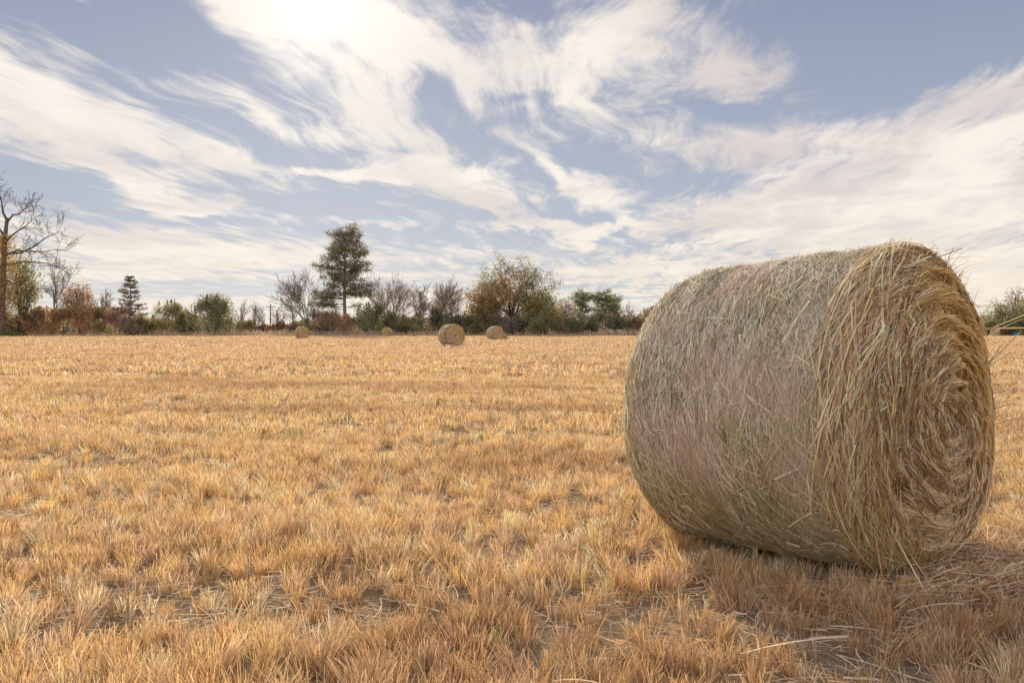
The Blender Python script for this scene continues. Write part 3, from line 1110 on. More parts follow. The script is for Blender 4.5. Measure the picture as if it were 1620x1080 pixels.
def leafy_tree(px, d, top, hw, label, seed, cols, n_leaf, leafs=.30, group='leafy trees along the hedgerow', base=0.15, fork=.22, clump=.5, name='broadleaf_tree', col=BARK_D, wts=None, patch=None, limbs=13, subs=6, shell=.55, lean=0.0):
    """main limbs fan from the fork to points in a ragged crown; leaves sit in clumps round the twig ends"""
    H, W = zat(top, d), hw / F_PX * d
    root = empty(name, (at(px, d), d, 0))
    sk = Skel(seed)
    rng = sk.rng
    hf = H * fork
    r0 = .014 * H + .05
    sk.limb((0, 0, -.05), (lean, 0, 1), hf + .1, r0 * 1.25, r0 * .85, .03, .05, 0)
    fk = sk.P[0][-1]
    zb = max(base, fork * .75) * H
    zc, hz = zb + (H - zb) * .40, (H - zb) * .60

    def crown_point(lo):
        while True:
            v = unit(rng.normal(size=3))
            if v[2] > -.62:
                break
        r = (lo + (1 - lo) * rng.random() ** .7) * (.80 + .22 * vnoise(np.array([v[0] * 2.3 + seed]), np.array([v[2] * 2.3 + v[1]]), seed)[0])
        return np.array([v[0] * W * r, v[1] * W * .85 * r, zc + v[2] * (hz if v[2] > 0 else zc - zb) * r])

    def curve(p, q, r_a, r_b, lv, sagk=.25):
        s = np.linspace(0, 1, 5)[:, None]
        L = np.linalg.norm(q - p)
        up = p + np.array([(q[0] - p[0]) * .30, (q[1] - p[1]) * .30, (q[2] - p[2]) * .58])
        P = (1 - s) ** 2 * p + 2 * s * (1 - s) * up + s ** 2 * q
        P[1:4] += rng.normal(size=(3, 3)) * L * .03
        sk.P.append(P); sk.r.append(np.linspace(r_a, r_b, 5)); sk.lv.append(lv)
        return P
    ends = []
    pts = [crown_point(.8) for _ in range(limbs * 3)]
    # limbs well spread round the crown
    sel = [pts[0]]
    for _ in range(limbs - 1):
        sel.append(max(pts, key=lambda q: min(np.linalg.norm(q - w) for w in sel)))
    for q in sel:
        P = curve(fk + np.array([0, 0, -.3 * rng.random() * hf * .5]), q, r0 * .55, .03, 1)
        ends.append(q)
        for j in range(subs):
            t = 1.4 + 2.5 * rng.random()
            k = int(t)
            o = P[k] + (P[k + 1] - P[k]) * (t - k)
            e = o * .5 + crown_point(shell) * .5 if rng.random() < .35 else o + (q - P[1]) * .22 + rng.normal(size=3) * np.array([W, W, hz]) * .24
            f = math.sqrt((e[0] / W) ** 2 + (e[1] / W) ** 2 + ((e[2] - zc) / (hz if e[2] > zc else zc - zb + .3)) ** 2)
            if f > .93:
                e = np.array([0, 0, zc]) + (e - np.array([0, 0, zc])) * (.93 / f)
            Q = curve(o, e, .05, .022, 2)
            ends.append(e)
            for i in range(3):
                o2 = Q[rng.integers(2, 5)]
                e2 = o2 + unit(rng.normal(size=3) + unit(e - o)) * (.5 + .9 * rng.random())
                curve(o2, e2, .024, .016, 3)
                ends.append(e2)
    tb, fb = sk.bags(col)
    tb.build('trunk', M_BARK, root, smooth=True)
    fb.build('branches', M_BARK, root)
    cen = np.array(ends)
    cen = np.concatenate([cen, np.array([crown_point(shell) for _ in range(len(cen) // 3)])])
    nc = len(cen)
    idx = rng.integers(0, nc, n_leaf)
    c = cen[idx] + rng.normal(size=(n_leaf, 3)) * clump
    ccol = palette(rng, nc, cols, wts, .20)
    if patch is not None:
        m = vnoise(cen[:, 0] * .30 + 9, cen[:, 2] * .30, seed) > .66
        ccol[m] = palette(rng, m.sum(), patch, None, .15)
    b = Bag()
    b.leaves(c, leafs * (.7 + .6 * rng.random(n_leaf)), leafs * .75, np.clip(ccol[idx] * (1 + .22 * rng.normal(size=(n_leaf, 1))), .006, .6), rng)
    b.build('crown', M_LEAF, root)
    tag(root, label, 'tree', group)
    return root


def pine_tree(px, d, top, label, seed, prof, cols, h_first=.25, group='pines and conifers along the hedgerow', trunk_w=.020, n_wh=22, per=5, rise=.18, clump=.34, needles=16, lean=0.0, name='pine_tree', limbs=(), dens=1.0, loose=0.0):
    """prof: list of (height fraction, half width in photo pixels)"""
    H = zat(top, d)
    root = empty(name, (at(px, d), d, 0))
    sk = Skel(seed)
    rng = sk.rng
    s = np.linspace(0, 1, 9)
    tr = np.stack([lean * H * s + .05 * np.sin(s * 7 + seed), .04 * np.sin(s * 5), H * .985 * s - .05], -1)
    b = Bag()
    b.tubes(tr[None], (trunk_w * H * (1 - s) ** .8 * .5 + .035)[None], 8, np.array([BARK]))
    ph_, pw_ = zip(*prof)
    cl, br = [], []
    hs = h_first + (1 - h_first) * (np.arange(n_wh) + .3 * rng.random(n_wh)) / n_wh
    for h in hs:
        w = np.interp(h, ph_, pw_) / F_PX * d
        base = np.array([np.interp(h, s, tr[:, 0]), np.interp(h, s, tr[:, 1]), h * H])
        a0 = rng.random() * 6.28
        for j in range(per):
            a = a0 + j * 6.28 / per + rng.normal() * .25
            hj = min(h + loose * (rng.random() - .5) * .12, .985)
            w = np.interp(hj, ph_, pw_) / F_PX * d
            base = np.array([np.interp(hj, s, tr[:, 0]), np.interp(hj, s, tr[:, 1]), hj * H])
            L = w * (0.50 + 0.65 * rng.random())
            dv = np.array([math.cos(a), math.sin(a), rise * (0.4 + 1.6 * h) + rng.normal() * (.12 + .26 * loose)])
            br.append((base, dv, L, hj))
    for (h, ddx, L, rz) in limbs:
        base = np.array([np.interp(h, s, tr[:, 0]), 0, h * H])
        br.append((base, np.array([ddx, rng.normal() * .3, rz]), L / F_PX * d, h))
    for base, dv, L, h in br:
        pts, dd = sk.limb(base, dv, L, .035 + .010 * L, .02, .10, .05, 1)
        m = max(2, int(L * 2.6 * dens))
        for q in range(m):
            t = 0.32 + 0.68 * (q + rng.random()) / m
            f = min(t * 4, 3.999)
            k = int(f)
            o = pts[k] + (pts[k + 1] - pts[k]) * (f - k)
            sd = unit(np.cross(unit(pts[k + 1] - pts[k]), [0, 0, 1.]) * rng.choice([-1, 1]) + .5 * dd + np.array([0, 0, .25]))
            ln = (0.25 + .45 * rng.random()) * min(1.0, L * .3 + .25) * (1.25 - .5 * t)
            e = o + sd * ln * 1.3
            sk.P.append(np.linspace(o, e, 5)); sk.r.append(np.full(5, .018)); sk.lv.append(2)
            cl += [e, (o + e) / 2]
        cl.append(pts[-1])
    b.build('trunk', M_BARK, root, smooth=True)
    P, r = np.array(sk.P), np.array(sk.r)
    bb = Bag()
    bb.tubes(P, r, 4, np.array(BARK_D)[None] * (0.8 + .4 * rng.random((len(P), 1))))
    bb.build('branches', M_BARK, root)
    cl = np.array(cl)
    n = len(cl) * needles
    idx = np.repeat(np.arange(len(cl)), needles)
    c = cl[idx] + rng.normal(size=(n, 3)) * clump * np.array([1, 1, .55 + .35 * min(loose, 1)])
    col_ = np.clip(palette(rng, len(cl), cols, None, .18)[idx] * (1 + .2 * rng.normal(size=(n, 1))), .005, .5)
    nb = Bag()
    nb.leaves(c, .34, .13, col_, rng, up=.5)
    nb.build('crown', M_NEEDLE, root)
    tag(root, label, 'tree', group)
    return root


def shrub(px, d, top, hw, label, seed, cols, n=1500, size=.26, lobes=9, cone=0.0, name='shrub', cat='shrub', group='shrubs of the hedgerow', wts=None, spikes=0, loose=.22):
    H, W = zat(top, d), hw / F_PX * d
    root = empty(name, (at(px, d), d, 0))
    rng = np.random.default_rng(seed)
    # stems
    sk = Skel(seed)
    for i in range(7):
        a = rng.random() * 6.28
        e = np.array([math.cos(a) * W * .55, math.sin(a) * W * .45, H * (.55 + .25 * rng.random())])
        st = np.array([math.cos(a) * .15, math.sin(a) * .15, -.05])
        sk.limb(st, e - st, np.linalg.norm(e - st), .05, .02, .08, .05, 0)
        P0 = sk.P[-1]
        for j in range(3):
            sk.limb(P0[rng.integers(1, 4)], e - st + rng.normal(size=3) * H * .3, H * .25, .022, .014, .12, .05, 1)
    b = Bag()
    P, r = np.array(sk.P), np.array(sk.r)
    b.tubes(P, r, 4, np.array(BARK_D)[None] * (0.8 + .4 * rng.random((len(P), 1))))
    b.build('stem', M_BARK, root)
    # lobes of foliage
    cz = rng.random(lobes) ** .8
    wz = (1 - cz ** 1.6 * (.45 + .5 * cone))
    a = rng.random(lobes) * 6.28
    rr = np.sqrt(rng.random(lobes)) * .80
    C = np.stack([np.cos(a) * rr * W * wz, np.sin(a) * rr * W * .8 * wz, (.12 + .68 * cz) * H], -1)
    rad = (0.36 + .18 * rng.random(lobes)) * min(W, H * .7) * (1 - .35 * cz)
    idx = rng.integers(0, lobes, n)
    v = rng.normal(size=(n, 3))
    v /= np.linalg.norm(v, axis=1, keepdims=True)
    c = C[idx] + v * (rad[idx] * (rng.random(n) ** .45) * (1 + loose * rng.normal(size=n)))[:, None]
    if cone or spikes:
        # feathery leaders that stand above the outline
        m = n // 11
        ns = max(spikes, 5)
        sx = (rng.random(ns) - .5) * 1.5 * W
        sz = H * (1.0 - .55 * np.abs(sx / W) ** 1.5 * (1 if cone else .4)) * (.9 + .12 * rng.random(ns))
        j = rng.integers(0, ns, m)
        t = rng.random(m)
        c[:m] = np.stack([sx[j] * (1 - .1 * t) + rng.normal(size=m) * .32 * (1 - t) * W / 3, rng.normal(size=m) * .35 * W * (1 - t) * .5, sz[j] * (.62 + .38 * t)], -1)
    c[:, 2] = np.clip(c[:, 2], .08, None)
    ccol = palette(rng, lobes, cols, wts, .18)
    lc = ccol[idx] * .5 + .5 * palette(rng, n, cols, wts, .22)
    fb = Bag()
    fb.leaves(c, size * (.7 + .6 * rng.random(n)), size * .72, np.clip(lc, .006, .6), rng)
    fb.build('foliage', M_LEAF, root)
    tag(root, label, cat, group)
    return root


GREEN = [(0.194, 0.189, 0.079), (0.253, 0.224, 0.097), (0.16, 0.153, 0.079), (0.297, 0.235, 0.106)]
DKGREEN = [(0.131, 0.138, 0.083), (0.179, 0.166, 0.091), (0.117, 0.101, 0.083), (0.215, 0.175, 0.101)]
OLIVE = [(0.271, 0.243, 0.087), (0.223, 0.212, 0.087), (0.319, 0.258, 0.102)]
YELLOW = [(.493, .348, .094), (.406, .319, .102), (.551, .362, .116), (.319, .290, .102)]
RUST = [(0.514, 0.26, 0.123), (0.419, 0.23, 0.143), (0.59, 0.333, 0.134), (0.322, 0.23, 0.134)]
PURPLE = [(0.312, 0.208, 0.18), (0.353, 0.25, 0.199), (0.25, 0.189, 0.156), (0.396, 0.271, 0.19)]
BROWN_L = [(.471, .326, .181), (.399, .271, .173), (.544, .362, .181), (.344, .254, .164)]
PINE = [(0.155, 0.129, 0.072), (0.178, 0.14, 0.083), (0.127, 0.106, 0.061), (0.207, 0.162, 0.094)]
PINE_G = [(0.162, 0.197, 0.083), (0.212, 0.23, 0.099), (0.135, 0.154, 0.075), (0.25, 0.239, 0.116)]
PINK_W = [(.40, .27, .19), (.36, .25, .18), (.45, .33, .22), (.33, .20, .15)]


def giant_bare_tree():
    d = 140.0
    u = d / F_PX
    root = empty('bare_tree', (at(4, d), d, 0))
    sk = Skel(41)
    rng = sk.rng
    par = dict(levels=5, n=[0, 0, 4, 4, 3], ang=[.5, .5, .62, .65, .7], ratio=.62, rmin=.025, wob=.22, trop=.035, t0=.25, rk=.65)

    def main(pts, r0, r1, twig=True, L=2.3):
        # main limb through given (pixel right of the trunk foot, pixel row) points
        pts = np.array([((a) * u, b, zat(c, d)) for a, b, c in pts])
        s = np.linspace(0, len(pts) - 1, 5)
        P = np.stack([np.interp(s, np.arange(len(pts)), pts[:, i]) for i in range(3)], -1)
        P[1:-1] += rng.normal(size=(3, 3)) * .12
        sk.P.append(P); sk.r.append(np.linspace(r0, r1, 5)); sk.lv.append(0)
        if twig:
            for i in range(1, 5):
                for q in range(2):
                    k = min(i, 3)
                    t = rng.random()
                    o = P[k] * (1 - t) + P[k + 1] * t if i < 4 else P[4]
                    ax = unit(P[k + 1] - P[k])
                    sd = unit(np.cross(ax, rng.normal(size=3)))
                    sk.grow(o, unit(ax * .7 + sd * .75 + np.array([0, 0, .12])), L * (.6 + .6 * rng.random()), r1 * .75, 3, par)
    main([(-2, 0, 533), (1, 0, 480), (3, 0, 420), (6, 0, 375), (9, 0, 345)], .62, .26, False)
    main([(9, 0, 350), (6, -.5, 335), (3, -.8, 322), (0, -1, 306)], .22, .07)
    main([(9, 0, 352), (18, .5, 340), (27, 1.0, 335), (38, 1.2, 324)], .17, .05)
    main([(5, 0, 385), (22, -1, 374), (40, -1.5, 366), (58, -2, 352)], .18, .05)
    main([(4, 0, 402), (30, 1, 398), (55, 1.5, 380), (78, 2, 366)], .20, .05)
    main([(4, 0, 405), (36, -1, 396), (68, -1.4, 402), (98, -2, 397)], .18, .05)
    main([(4, 0, 420), (35, 1, 412), (62, 1, 414), (84, 2, 424)], .16, .05)
    main([(3, 0, 400), (-18, 1, 380), (-40, 1.2, 360)], .22, .06)
    main([(5, 0, 375), (-12, -1, 345), (-26, -1, 325)], .2, .06)
    main([(2, 0, 440), (16, 1, 452), (30, 1, 448), (44, 2, 458)], .10, .04)
    main([(3, 0, 425), (-25, -1, 412), (-55, -1, 405)], .2, .06)
    tb, fb = sk.bags((.11, .085, .068), split=1, lo_sides=9)
    tr = tb.build('trunk', M_BARK, root, smooth=True)
    fb.build('branches', M_BARK, root)
    # yellow climbing leaves on the lower trunk
    n = 4200
    z = rng.random(n) ** .8
    c = np.stack([rng.normal(size=n) * (.95 - .3 * z) + .2 * z, rng.normal(size=n) * .7, 1.0 + z * (zat(372, d) - 1)], -1)
    sp = rng.random(n) < .3
    c[sp, 0] += np.abs(rng.normal(size=sp.sum())) * 1.3
    b = Bag()
    b.leaves(c, .27, .2, np.clip(palette(rng, n, [(.44, .26, .06), (.38, .22, .07), (.30, .24, .07), (.34, .18, .07)], None, .2), .01, .6), rng)
    b.build('climbing_ivy', M_LEAF, root)
    tag(root, 'towering leafless tree with yellow creeper up its trunk, tallest thing at the left edge', 'tree', 'leafless trees in the hedgerow')


giant_bare_tree()
GB = 'leafless trees in the hedgerow'
leafy_tree(36, 146, 390, 27, 'loose green and yellow tree growing just right of the creeper-clad giant', 51, GREEN + OLIVE + YELLOW[:2], 4200, .30, clump=.5, fork=.2, base=.2)
bare_tree(84, 150, 408, 'slender leafless tree between the loose green tree and the rust-topped tree', 52, .75, 1, leaf=[(.3, .2, .1), (.25, .2, .08)], leaf_n=150)
leafy_tree(126, 152, 443, 24, 'sparse rust-brown tree standing over the red brush, left of the layered conifer', 53, RUST + BROWN_L, 3000, .27, clump=.42, base=.35)
bare_tree(166, 153, 458, 'small thin twiggy tree just left of the layered conifer', 54, .8, 1, leaf=BROWN_L, leaf_n=260, levels=4)
pine_tree(207, 152, 435, 'narrow pyramid conifer with open layered brown-green boughs above red brush', 55, [(.0, 30), (.35, 29), (.6, 19), (.85, 9), (1, 2)], [(.18, .13, .08), (.15, .12, .07), (.20, .14, .09)], h_first=.28, n_wh=13, per=5, rise=.02, clump=.20, needles=8, dens=.7, name='conifer_tree')
bare_tree(378, 158, 474, 'lone leafless sapling right of the big dome-shaped evergreen', 56, .55, 1, levels=3, col=BARK_P)
bare_tree(406, 166, 478, 'leafless sapling just left of the utility pole', 57, .6, 2, levels=3, col=BARK_P)
bare_tree(418, 168, 488, 'shorter leafless sapling close on the left side of the utility pole', 58, .6, 1, levels=3, col=BARK_P)
bare_tree(441, 166, 482, 'leafless twin-stemmed sapling just right of the utility pole', 59, .6, 2, levels=3, col=BARK_P)
bare_tree(466, 164, 478, 'leafless sapling leaning left behind the bale nearest the pole', 60, .8, 1, levels=3, lean=-.15, col=BARK_P)
bare_tree(489, 160, 430, 'tall many-stemmed leafless tree just left of the tall pine', 61, .95, 3, levels=4, leaf=BROWN_L, leaf_n=130, col=BARK)
bare_tree(622, 161, 437, 'broad leafless thicket tree just right of the tall pine', 62, .95, 4, levels=4, col=BARK_P)
bare_tree(657, 165, 452, 'leafless tree between the two broad leafless thicket trees', 63, .8, 2, levels=4, col=BARK_P)
bare_tree(692, 162, 444, 'broad leafless thicket tree nearest the left side of the spreading oak', 64, .95, 4, levels=4, col=BARK_P)
bare_tree(984, 172, 482, 'small pale leafless tree right of the twin pines', 65, .9, 2, levels=4, col=BARK_P)
bare_tree(1016, 170, 488, 'small rounded twiggy tree with few brown leaves, left of the huge bale', 66, 1.0, 2, leaf=BROWN_L, leaf_n=700, levels=4, col=BARK)

pine_tree(545, 156, 366, 'tallest pine, straight trunk and dark ragged crown standing alone above the brush', 70,
          [(.0, 10), (.30, 34), (.38, 40), (.44, 36), (.50, 40), (.60, 49), (.68, 50), (.75, 44), (.82, 37), (.88, 31), (.93, 26), (.97, 21), (1, 10)],
          PINE, h_first=.40, n_wh=17, per=6, rise=.15, clump=.33, needles=15, trunk_w=.036, dens=.62, loose=1.0, lean=.006,
          limbs=[(.42, 1, 48, -.02), (.40, .9, 44, -.06), (.36, -1, 50, -.02), (.33, -1, 44, -.03), (.30, -1, 50, -.06), (.27, 1, 28, .02), (.25, -1, 36, .0), (.44, 1, 50, .0), (.41, .8, 46, -.03), (.38, -1, 46, .0), (.35, -.9, 48, -.04), (.31, -.8, 46, -.02), (.28, -1, 42, -.03), (.39, .7, 40, .02)])
pine_tree(921, 168, 466, 'flat-topped green pine, left of the twin pines', 71, [(.0, 4), (.45, 14), (.6, 20), (.85, 20), (1, 9)], PINE_G, h_first=.42, n_wh=8, per=5, rise=.25, clump=.36, needles=13, trunk_w=.026, dens=.8)
pine_tree(953, 166, 464, 'left stem of the twin green pines, the taller one', 72, [(.0, 4), (.4, 14), (.6, 20), (.85, 18), (1, 9)], PINE_G, h_first=.34, n_wh=9, per=5, rise=.25, clump=.36, needles=13, trunk_w=.026, dens=.8)
pine_tree(969, 168, 473, 'right stem of the twin green pines, the shorter one', 73, [(.0, 4), (.4, 12), (.6, 17), (.85, 17), (1, 8)], PINE_G, h_first=.36, n_wh=8, per=5, rise=.25, clump=.36, needles=13, trunk_w=.026, dens=.8)
pine_tree(1037, 172, 486, 'dark little pine top peeping over brown bushes at the left flank of the huge bale', 74, [(.0, 4), (.5, 9), (.8, 9), (1, 5)], PINE, h_first=.5, n_wh=5, per=5, clump=.3, needles=14)

leafy_tree(810, 158, 403, 76, 'big spreading oak with thin olive-brown leaves and fanned limbs', 80, [(.19, .155, .08), (.23, .18, .085), (.16, .13, .07), (.25, .18, .08)], 13500, .26, clump=.38, fork=.20, base=.22, name='oak_tree', limbs=20, subs=7, patch=[(.29, .18, .07)])
leafy_tree(766, 155, 450, 36, 'orange-brown leafy tree crowding the left side of the spreading oak', 81, [(.33, .21, .08), (.28, .19, .09), (.36, .22, .08), (.24, .18, .08)], 8000, .28, clump=.55, base=.12, fork=.2)
leafy_tree(862, 154, 458, 32, 'yellow-green leafy tree at the right side of the spreading oak', 82, [(.30, .25, .08), (.26, .22, .08), (.22, .20, .08)], 6500, .28, clump=.55, base=.1, fork=.2)
leafy_tree(893, 160, 470, 17, 'grey-mauve thinly leaved tree between the yellow-green tree and the flat-topped pine', 83, PURPLE + [(.22, .17, .15)], 1900, .26, clump=.5, base=.15, fork=.22)
leafy_tree(1580, 150, 478, 24, 'green leafy tree just past the right flank of the huge bale', 84, GREEN + OLIVE[:2], 2000, .28, clump=.55, base=.1, fork=.2)
leafy_tree(1606, 156, 452, 22, 'taller thin-crowned brown tree rising at the right edge', 85, BROWN_L + PURPLE[:1], 900, .26, clump=.4, base=.3)
leafy_tree(1628, 148, 470, 22, 'dense green tree cut off by the right edge of the view', 86, GREEN + OLIVE[:1], 1800, .28, clump=.55, base=.1, fork=.2)

# named by colour and by what they stand next to
SHRUBS = [
    (8, 145, 492, 20, DKGREEN + PURPLE[:2], 'dark green-purple shrub at the foot of the creeper-clad giant tree'),
    (40, 146, 494, 22, DKGREEN + RUST[:1], 'dark shrub with a few red leaves below the loose green tree'),
    (66, 149, 480, 24, RUST + PURPLE[:1], 'rust-red shrub below the slender leafless tree'),
    (100, 150, 484, 24, RUST + OLIVE, 'orange-brown shrub between the slender leafless tree and the rust-topped tree'),
    (133, 149, 476, 24, BROWN_L + RUST[:2] + OLIVE[:1], 'tall brown and russet shrub under the rust-topped tree'),
    (160, 151, 482, 21, OLIVE + BROWN_L, 'olive-brown shrub under the small twiggy tree'),
    (186, 150, 480, 22, RUST[:2] + PURPLE, 'dark red shrub at the left foot of the layered conifer'),
    (212, 149, 500, 20, GREEN + PURPLE[:1], 'low green shrub at the foot of the layered conifer'),
    (236, 151, 497, 17, OLIVE + PINK_W[:1] + YELLOW[:1], 'low yellow-green shrub between layered conifer and rounded small tree'),
    (287, 150, 492, 9, GREEN + OLIVE[:1], 'narrow green shrub between the rounded small tree and the dome-shaped evergreen'),
    (302, 156, 478, 13, OLIVE + DKGREEN, 'spiky upright olive shrub behind the left side of the dome-shaped evergreen'),
    (390, 160, 503, 17, OLIVE + BROWN_L, 'olive shrub right of the lone sapling'),
    (412, 162, 510, 15, PURPLE + BROWN_L, 'low purple-brown shrub left of the utility pole foot'),
    (429, 160, 511, 8, [(.42, .20, .08), (.36, .19, .09)], 'small bright orange shrub at the foot of the utility pole'),
    (447, 161, 508, 16, DKGREEN + RUST[:2], 'low dark shrub with red leaves right of the utility pole foot'),
    (474, 163, 505, 18, PURPLE + RUST[:1], 'purple-brown shrub behind the bale nearest the utility pole'),
    (500, 156, 486, 17, DKGREEN + PURPLE, 'dark green shrub under the many-stemmed leafless tree'),
    (524, 154, 488, 22, BROWN_L + PURPLE + GREEN[:1], 'brown-green shrub at the left foot of the tallest pine'),
    (549, 153, 494, 16, RUST + BROWN_L, 'rust-brown shrub right in front of the tallest pine trunk'),
    (588, 154, 475, 29, DKGREEN + GREEN[:2], 'big dark evergreen shrub at the right foot of the tallest pine'),
    (625, 157, 492, 22, GREEN + DKGREEN[:2], 'green shrub behind the smallest end-on bale'),
    (654, 156, 498, 21, GREEN + OLIVE, 'lower olive-green shrub between the leafless thicket trees'),
    (690, 158, 478, 15, DKGREEN + GREEN, 'upright dark green shrub inside the leafless thicket tree nearest the oak'),
    (715, 154, 494, 22, GREEN + OLIVE[:1] + DKGREEN, 'green shrub above the largest distant bale'),
    (748, 153, 494, 24, DKGREEN + OLIVE + GREEN, 'dark olive shrub in front of the orange-brown leafy tree'),
    (789, 152, 496, 26, DKGREEN + PURPLE[:1] + GREEN, 'dark shrub above the bale that stands in front of the oak'),
    (826, 152, 497, 25, DKGREEN + BROWN_L[:1] + PURPLE[:1], 'dark brownish shrub at the right foot of the spreading oak'),
    (860, 151, 496, 22, GREEN + OLIVE + PURPLE[:1], 'green shrub in front of the yellow-green leafy tree'),
    (888, 152, 498, 18, BROWN_L + DKGREEN, 'brown-green shrub in front of the grey-mauve tree'),
    (912, 153, 499, 19, [(.20, .17, .12), (.17, .15, .10)] + GREEN[:2], 'grey-olive shrub at the foot of the flat-topped pine'),
    (940, 156, 494, 22, PINE_G + DKGREEN, 'deep green shrub at the foot of the twin pines'),
    (972, 158, 496, 18, PINE_G + DKGREEN[:2], 'green shrub behind the close pair of faded bales'),
    (1003, 160, 496, 16, BROWN_L + PINK_W[:1] + OLIVE, 'tan-brown shrub between the faded bales and the huge bale'),
    (1028, 158, 490, 17, BROWN_L + OLIVE + GREEN[:1], 'brown and green shrub right beside the left outline of the huge bale'),
    (1566, 147, 505, 16, GREEN + OLIVE, 'low green shrub behind the pale bale past the huge bale'),
    (1596, 146, 500, 18, DKGREEN + GREEN, 'dark green shrub above the blue tarpaulin'),
    (1622, 146, 496, 18, GREEN, 'green shrub right of the blue tarpaulin at the edge'),
]
for i, (px, d, top, hw, cols, lab) in enumerate(SHRUBS):
    shrub(px, d, top, hw * 1.25, lab, 300 + i, cols, n=int(1500 + 95 * hw), lobes=12, size=.29, spikes=3 if i % 3 else 0)
shrub(267, 151, 470, 33, 'rounded olive-brown small tree on a short trunk between conifer and dome-shaped evergreen', 390, GREEN + OLIVE[:2] + BROWN_L[:2], n=5200, lobes=18, name='round_tree', cat='tree', spikes=5)
shrub(336, 150, 462, 46, 'big dome-shaped evergreen reaching the ground, dark green with feathery top', 391, DKGREEN + GREEN, n=9500, lobes=26, cone=.2, name='evergreen_tree', cat='tree', spikes=9)
shrub(737, 151, 486, 6.5, 'small dark green pointed cedar in front of the orange-brown leafy tree', 392, DKGREEN[:3], n=1500, lobes=8, cone=.9, name='cedar_tree', cat='tree', spikes=2)


def undergrowth():
    """the tangled brush that closes the hedgerow behind the single shrubs; one mass"""
    rng = np.random.default_rng(500)
    b = Bag()
    n = 150000
    px = rng.uniform(-260, 1900, n)
    d = 163 + rng.uniform(-2.5, 8, n)
    # the height of the brush along the row
    hh = np.interp(px, [-260, 0, 120, 250, 290, 360, 385, 470, 500, 700, 900, 1000, 1040, 1500, 1900], [4.4, 4.4, 4.6, 3.6, 3.4, 3.0, 2.0, 2.0, 3.4, 3.9, 4.2, 3.2, 3.4, 3.8, 3.8])
    hh = hh * (.76 + .55 * vnoise(px / 11.0, 0 * px, 4))
    z = rng.random(n) ** 1.05 * hh + .05
    tone = vnoise(px / 26.0, z * .35, 61)
    green = palette(rng, n, DKGREEN + GREEN[:2], None, .2)
    red = palette(rng, n, RUST + PURPLE + BROWN_L, None, .2)
    k = np.clip((tone - .42) * 5 + np.interp(px, [0, 240, 300, 370, 480, 520, 700, 900, 1000, 1100], [.40, .40, -.2, .4, .3, -.15, -.3, -.2, .2, -.2]), 0, 1)[:, None]
    c = np.stack([(px - 810) / F_PX * d, d, z], -1)
    b.leaves(c, .30, .22, np.clip(green * (1 - k) + red * k, .006, .6), rng)
    m = 3600
    px = rng.uniform(-260, 1900, m)
    d = 162 + rng.uniform(-2, 8, m)
    L = rng.uniform(1.2, 5.2, m) * (.7 + .5 * vnoise(px / 30, 0 * px, 8)) * np.where((px > 375) & (px < 470), .62, 1)
    s = np.linspace(0, 1, 4)
    base = np.stack([(px - 810) / F_PX * d, d, 0 * d], -1)
    dv = np.concatenate([rng.normal(size=(m, 2)) * .2, np.ones((m, 1))], 1)
    P = base[:, None] + dv[:, None] * (L[:, None] * s[None])[..., None]
    P[..., 0] += (rng.normal(size=m) * .25)[:, None] * s[None] ** 2
    b.tubes(P, np.linspace(.03, .013, 4)[None].repeat(m, 0), 3, np.array(BARK)[None] * (.8 + .5 * rng.random((m, 1))))
    o = b.build('undergrowth', M_LEAF)
    tag(o, 'tangled brush of mixed green and rust leaves and stems closing the hedgerow', 'undergrowth', kind='stuff')
    # dry grasses along the field edge
    b = Bag()
    n = 30000
    px = rng.uniform(-200, 1850, n)
    d = 146 + rng.uniform(0, 14, n)
    h = (.35 + .85 * rng.random(n)) * (.35 + 1.0 * vnoise(px / 9, d * .2, 14)) * np.interp(px, [0, 30, 230, 250, 480, 520, 880, 940, 1040], [.4, .55, .7, 1.1, 1.1, .9, .7, 1.15, 1.1])
    base = np.stack([(px - 810) / F_PX * d, d, 0 * d], -1)
    dv = np.concatenate([rng.normal(size=(n, 2)) * .28, np.ones((n, 1))], 1)
    s = np.linspace(0, 1, 3)
    P = base[:, None] + dv[:, None] * (h[:, None] * s[None])[..., None]
    wv = np.concatenate([rng.normal(size=(n, 2)), np.zeros((n, 1))], 1)
    wv /= np.linalg.norm(wv, axis=1, keepdims=True)
    S = wv[:, None] * (.04 * (1 - .6 * s))[None, :, None]
    b.ribbons(P, S, np.clip(palette(rng, n, PINK_W + [(.5, .38, .22), (.28, .22, .12)], None, .15), .02, .7))
    o = b.build('dry_weeds', M_STRAW)
    tag(o, 'pinkish dry weeds fringing the far edge of the field', 'weeds', kind='stuff')
    b = Bag()
    n = 5000
    px = rng.uniform(-160, 34, n)
    d = 138 + rng.uniform(0, 7, n)
    h = .25 + .45 * rng.random(n)
    base = np.stack([(px - 810) / F_PX * d, d, 0 * d], -1)
    dv = np.concatenate([rng.normal(size=(n, 2)) * .4, np.ones((n, 1))], 1)
    P = base[:, None] + dv[:, None] * (h[:, None] * s[None])[..., None]
    S = np.broadcast_to(np.array([.05, 0, 0]), P.shape)
    b.ribbons(P, S, np.clip(palette(rng, n, [(.11, .13, .045), (.14, .15, .055), (.10, .11, .045)], None, .15), .02, .7))
    o = b.build('green_grass', M_LEAF)
    tag(o, 'strip of fresh green grass under the trees at the left edge', 'grass', kind='stuff')


undergrowth()


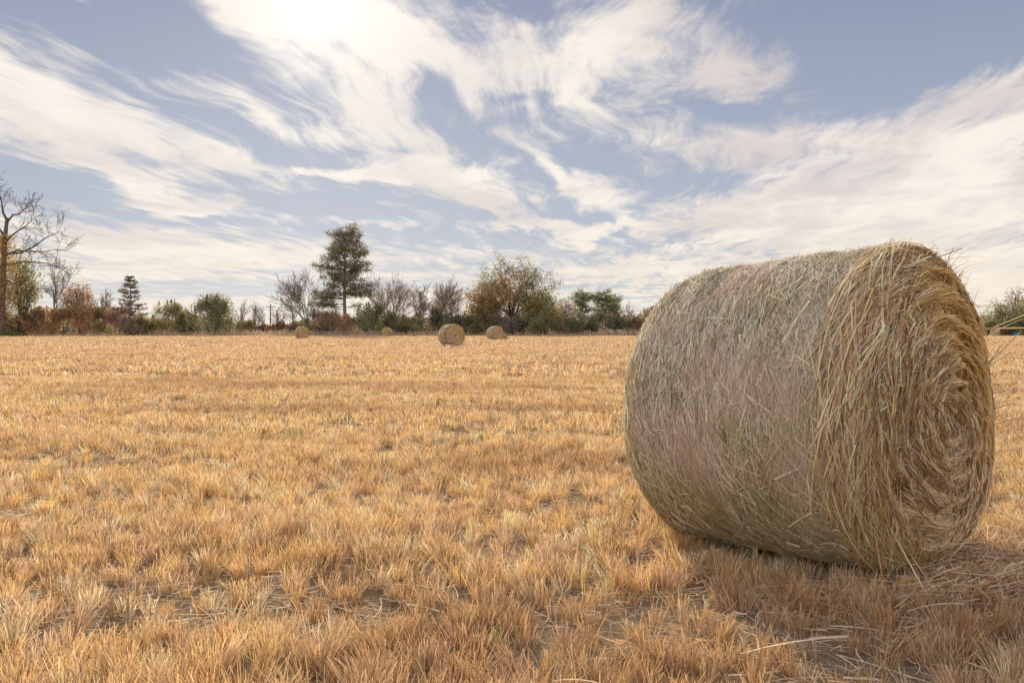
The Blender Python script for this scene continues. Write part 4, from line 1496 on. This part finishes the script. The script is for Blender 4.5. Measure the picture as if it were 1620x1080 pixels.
# ------------------------------------------------------------------ utility pole and tarpaulin
def solid_mat(name, col, rough=.8, sc=8.0):
    m, k, out = material(name)
    tc = k.n('ShaderNodeTexCoord')
    nz = k.noise(tc.outputs['Object'], sc, 4, .6, dim='3D').outputs['Fac']
    p = k.n('ShaderNodeBsdfPrincipled')
    k.l(k.mix(k.ramp(nz, .3, .7), c4(*[c * .75 for c in col]), c4(*[min(1, c * 1.2) for c in col])), p.inputs['Base Color'])
    p.inputs['Roughness'].default_value = rough
    k.l(p.outputs[0], out.inputs[0])
    return m


def box_v(cx, cy, cz, sx, sy, sz):
    v = np.array([[x, y, z] for x in (-1, 1) for y in (-1, 1) for z in (-1, 1)], float) * np.array([sx, sy, sz]) / 2 + np.array([cx, cy, cz])
    q = np.array([[0, 1, 3, 2], [4, 6, 7, 5], [0, 4, 5, 1], [2, 3, 7, 6], [0, 2, 6, 4], [1, 5, 7, 3]])
    return v, q


def utility_pole():
    d = 172.0
    H = zat(481, d)
    root = empty('utility_pole', (at(428, d), d, 0))
    wood = solid_mat('weathered_pole_wood', (.24, .20, .17))
    b = Bag()
    s = np.linspace(0, 1, 5)
    b.tubes(np.stack([0 * s, 0 * s, H * s - .05], -1)[None], (.17 - .06 * s)[None], 10, np.ones((1, 3)))
    b.add(*box_v(0, 0, H - .05, .2, .2, .06))
    b.build('pole', wood, root, smooth=True)
    b = Bag()
    b.add(*box_v(0.12, -.16, H - .55, 1.9, .12, .14))
    b.build('crossarm', wood, root)
    m = solid_mat('porcelain_insulator', (.42, .42, .40), .3)
    for x in (-.72, .12, .96):
        b = Bag()
        z = np.array([0, .05, .09, .14, .2])
        b.tubes(np.stack([0 * z + x, 0 * z - .16, H - .48 + z], -1)[None], np.array([[.03, .07, .04, .065, .02]]), 8, np.ones((1, 3)))
        b.build('insulator', m, root)
    tag(root, 'wooden utility pole with one crossarm beyond the low brush', 'utility pole')


utility_pole()


def tarpaulin():
    d = 145.0
    rng = np.random.default_rng(8)
    nu, nv = 26, 18
    U, V = np.meshgrid(np.linspace(-1, 1, nu), np.linspace(-1, 1, nv), indexing='ij')
    k = np.clip(1.25 - np.maximum(np.abs(U) ** 3, np.abs(V) ** 3) * 1.25, 0, 1) ** .5
    Z = .82 * k + .10 * (vnoise(U * 4, V * 4, 3) - .5) * k + .02
    X = U * (.62 + .1 * (1 - k)) + .05 * np.sin(V * 7)
    Y = V * (.5 + .1 * (1 - k)) + .05 * np.sin(U * 8)
    P = np.stack([X, Y, Z], -1).reshape(-1, 3)
    o = mesh_obj('tarpaulin', P, [grid_faces(nu, nv, False)], solid_mat('blue_tarpaulin_sheet', (.05, .14, .22), .45, 4), smooth=True)
    o.location = (at(1607, d), d, 0)
    o.scale = (.85, .85, .75)
    tag(o, 'blue tarpaulin thrown over a heap by the trees at the right edge', 'tarpaulin')


tarpaulin()
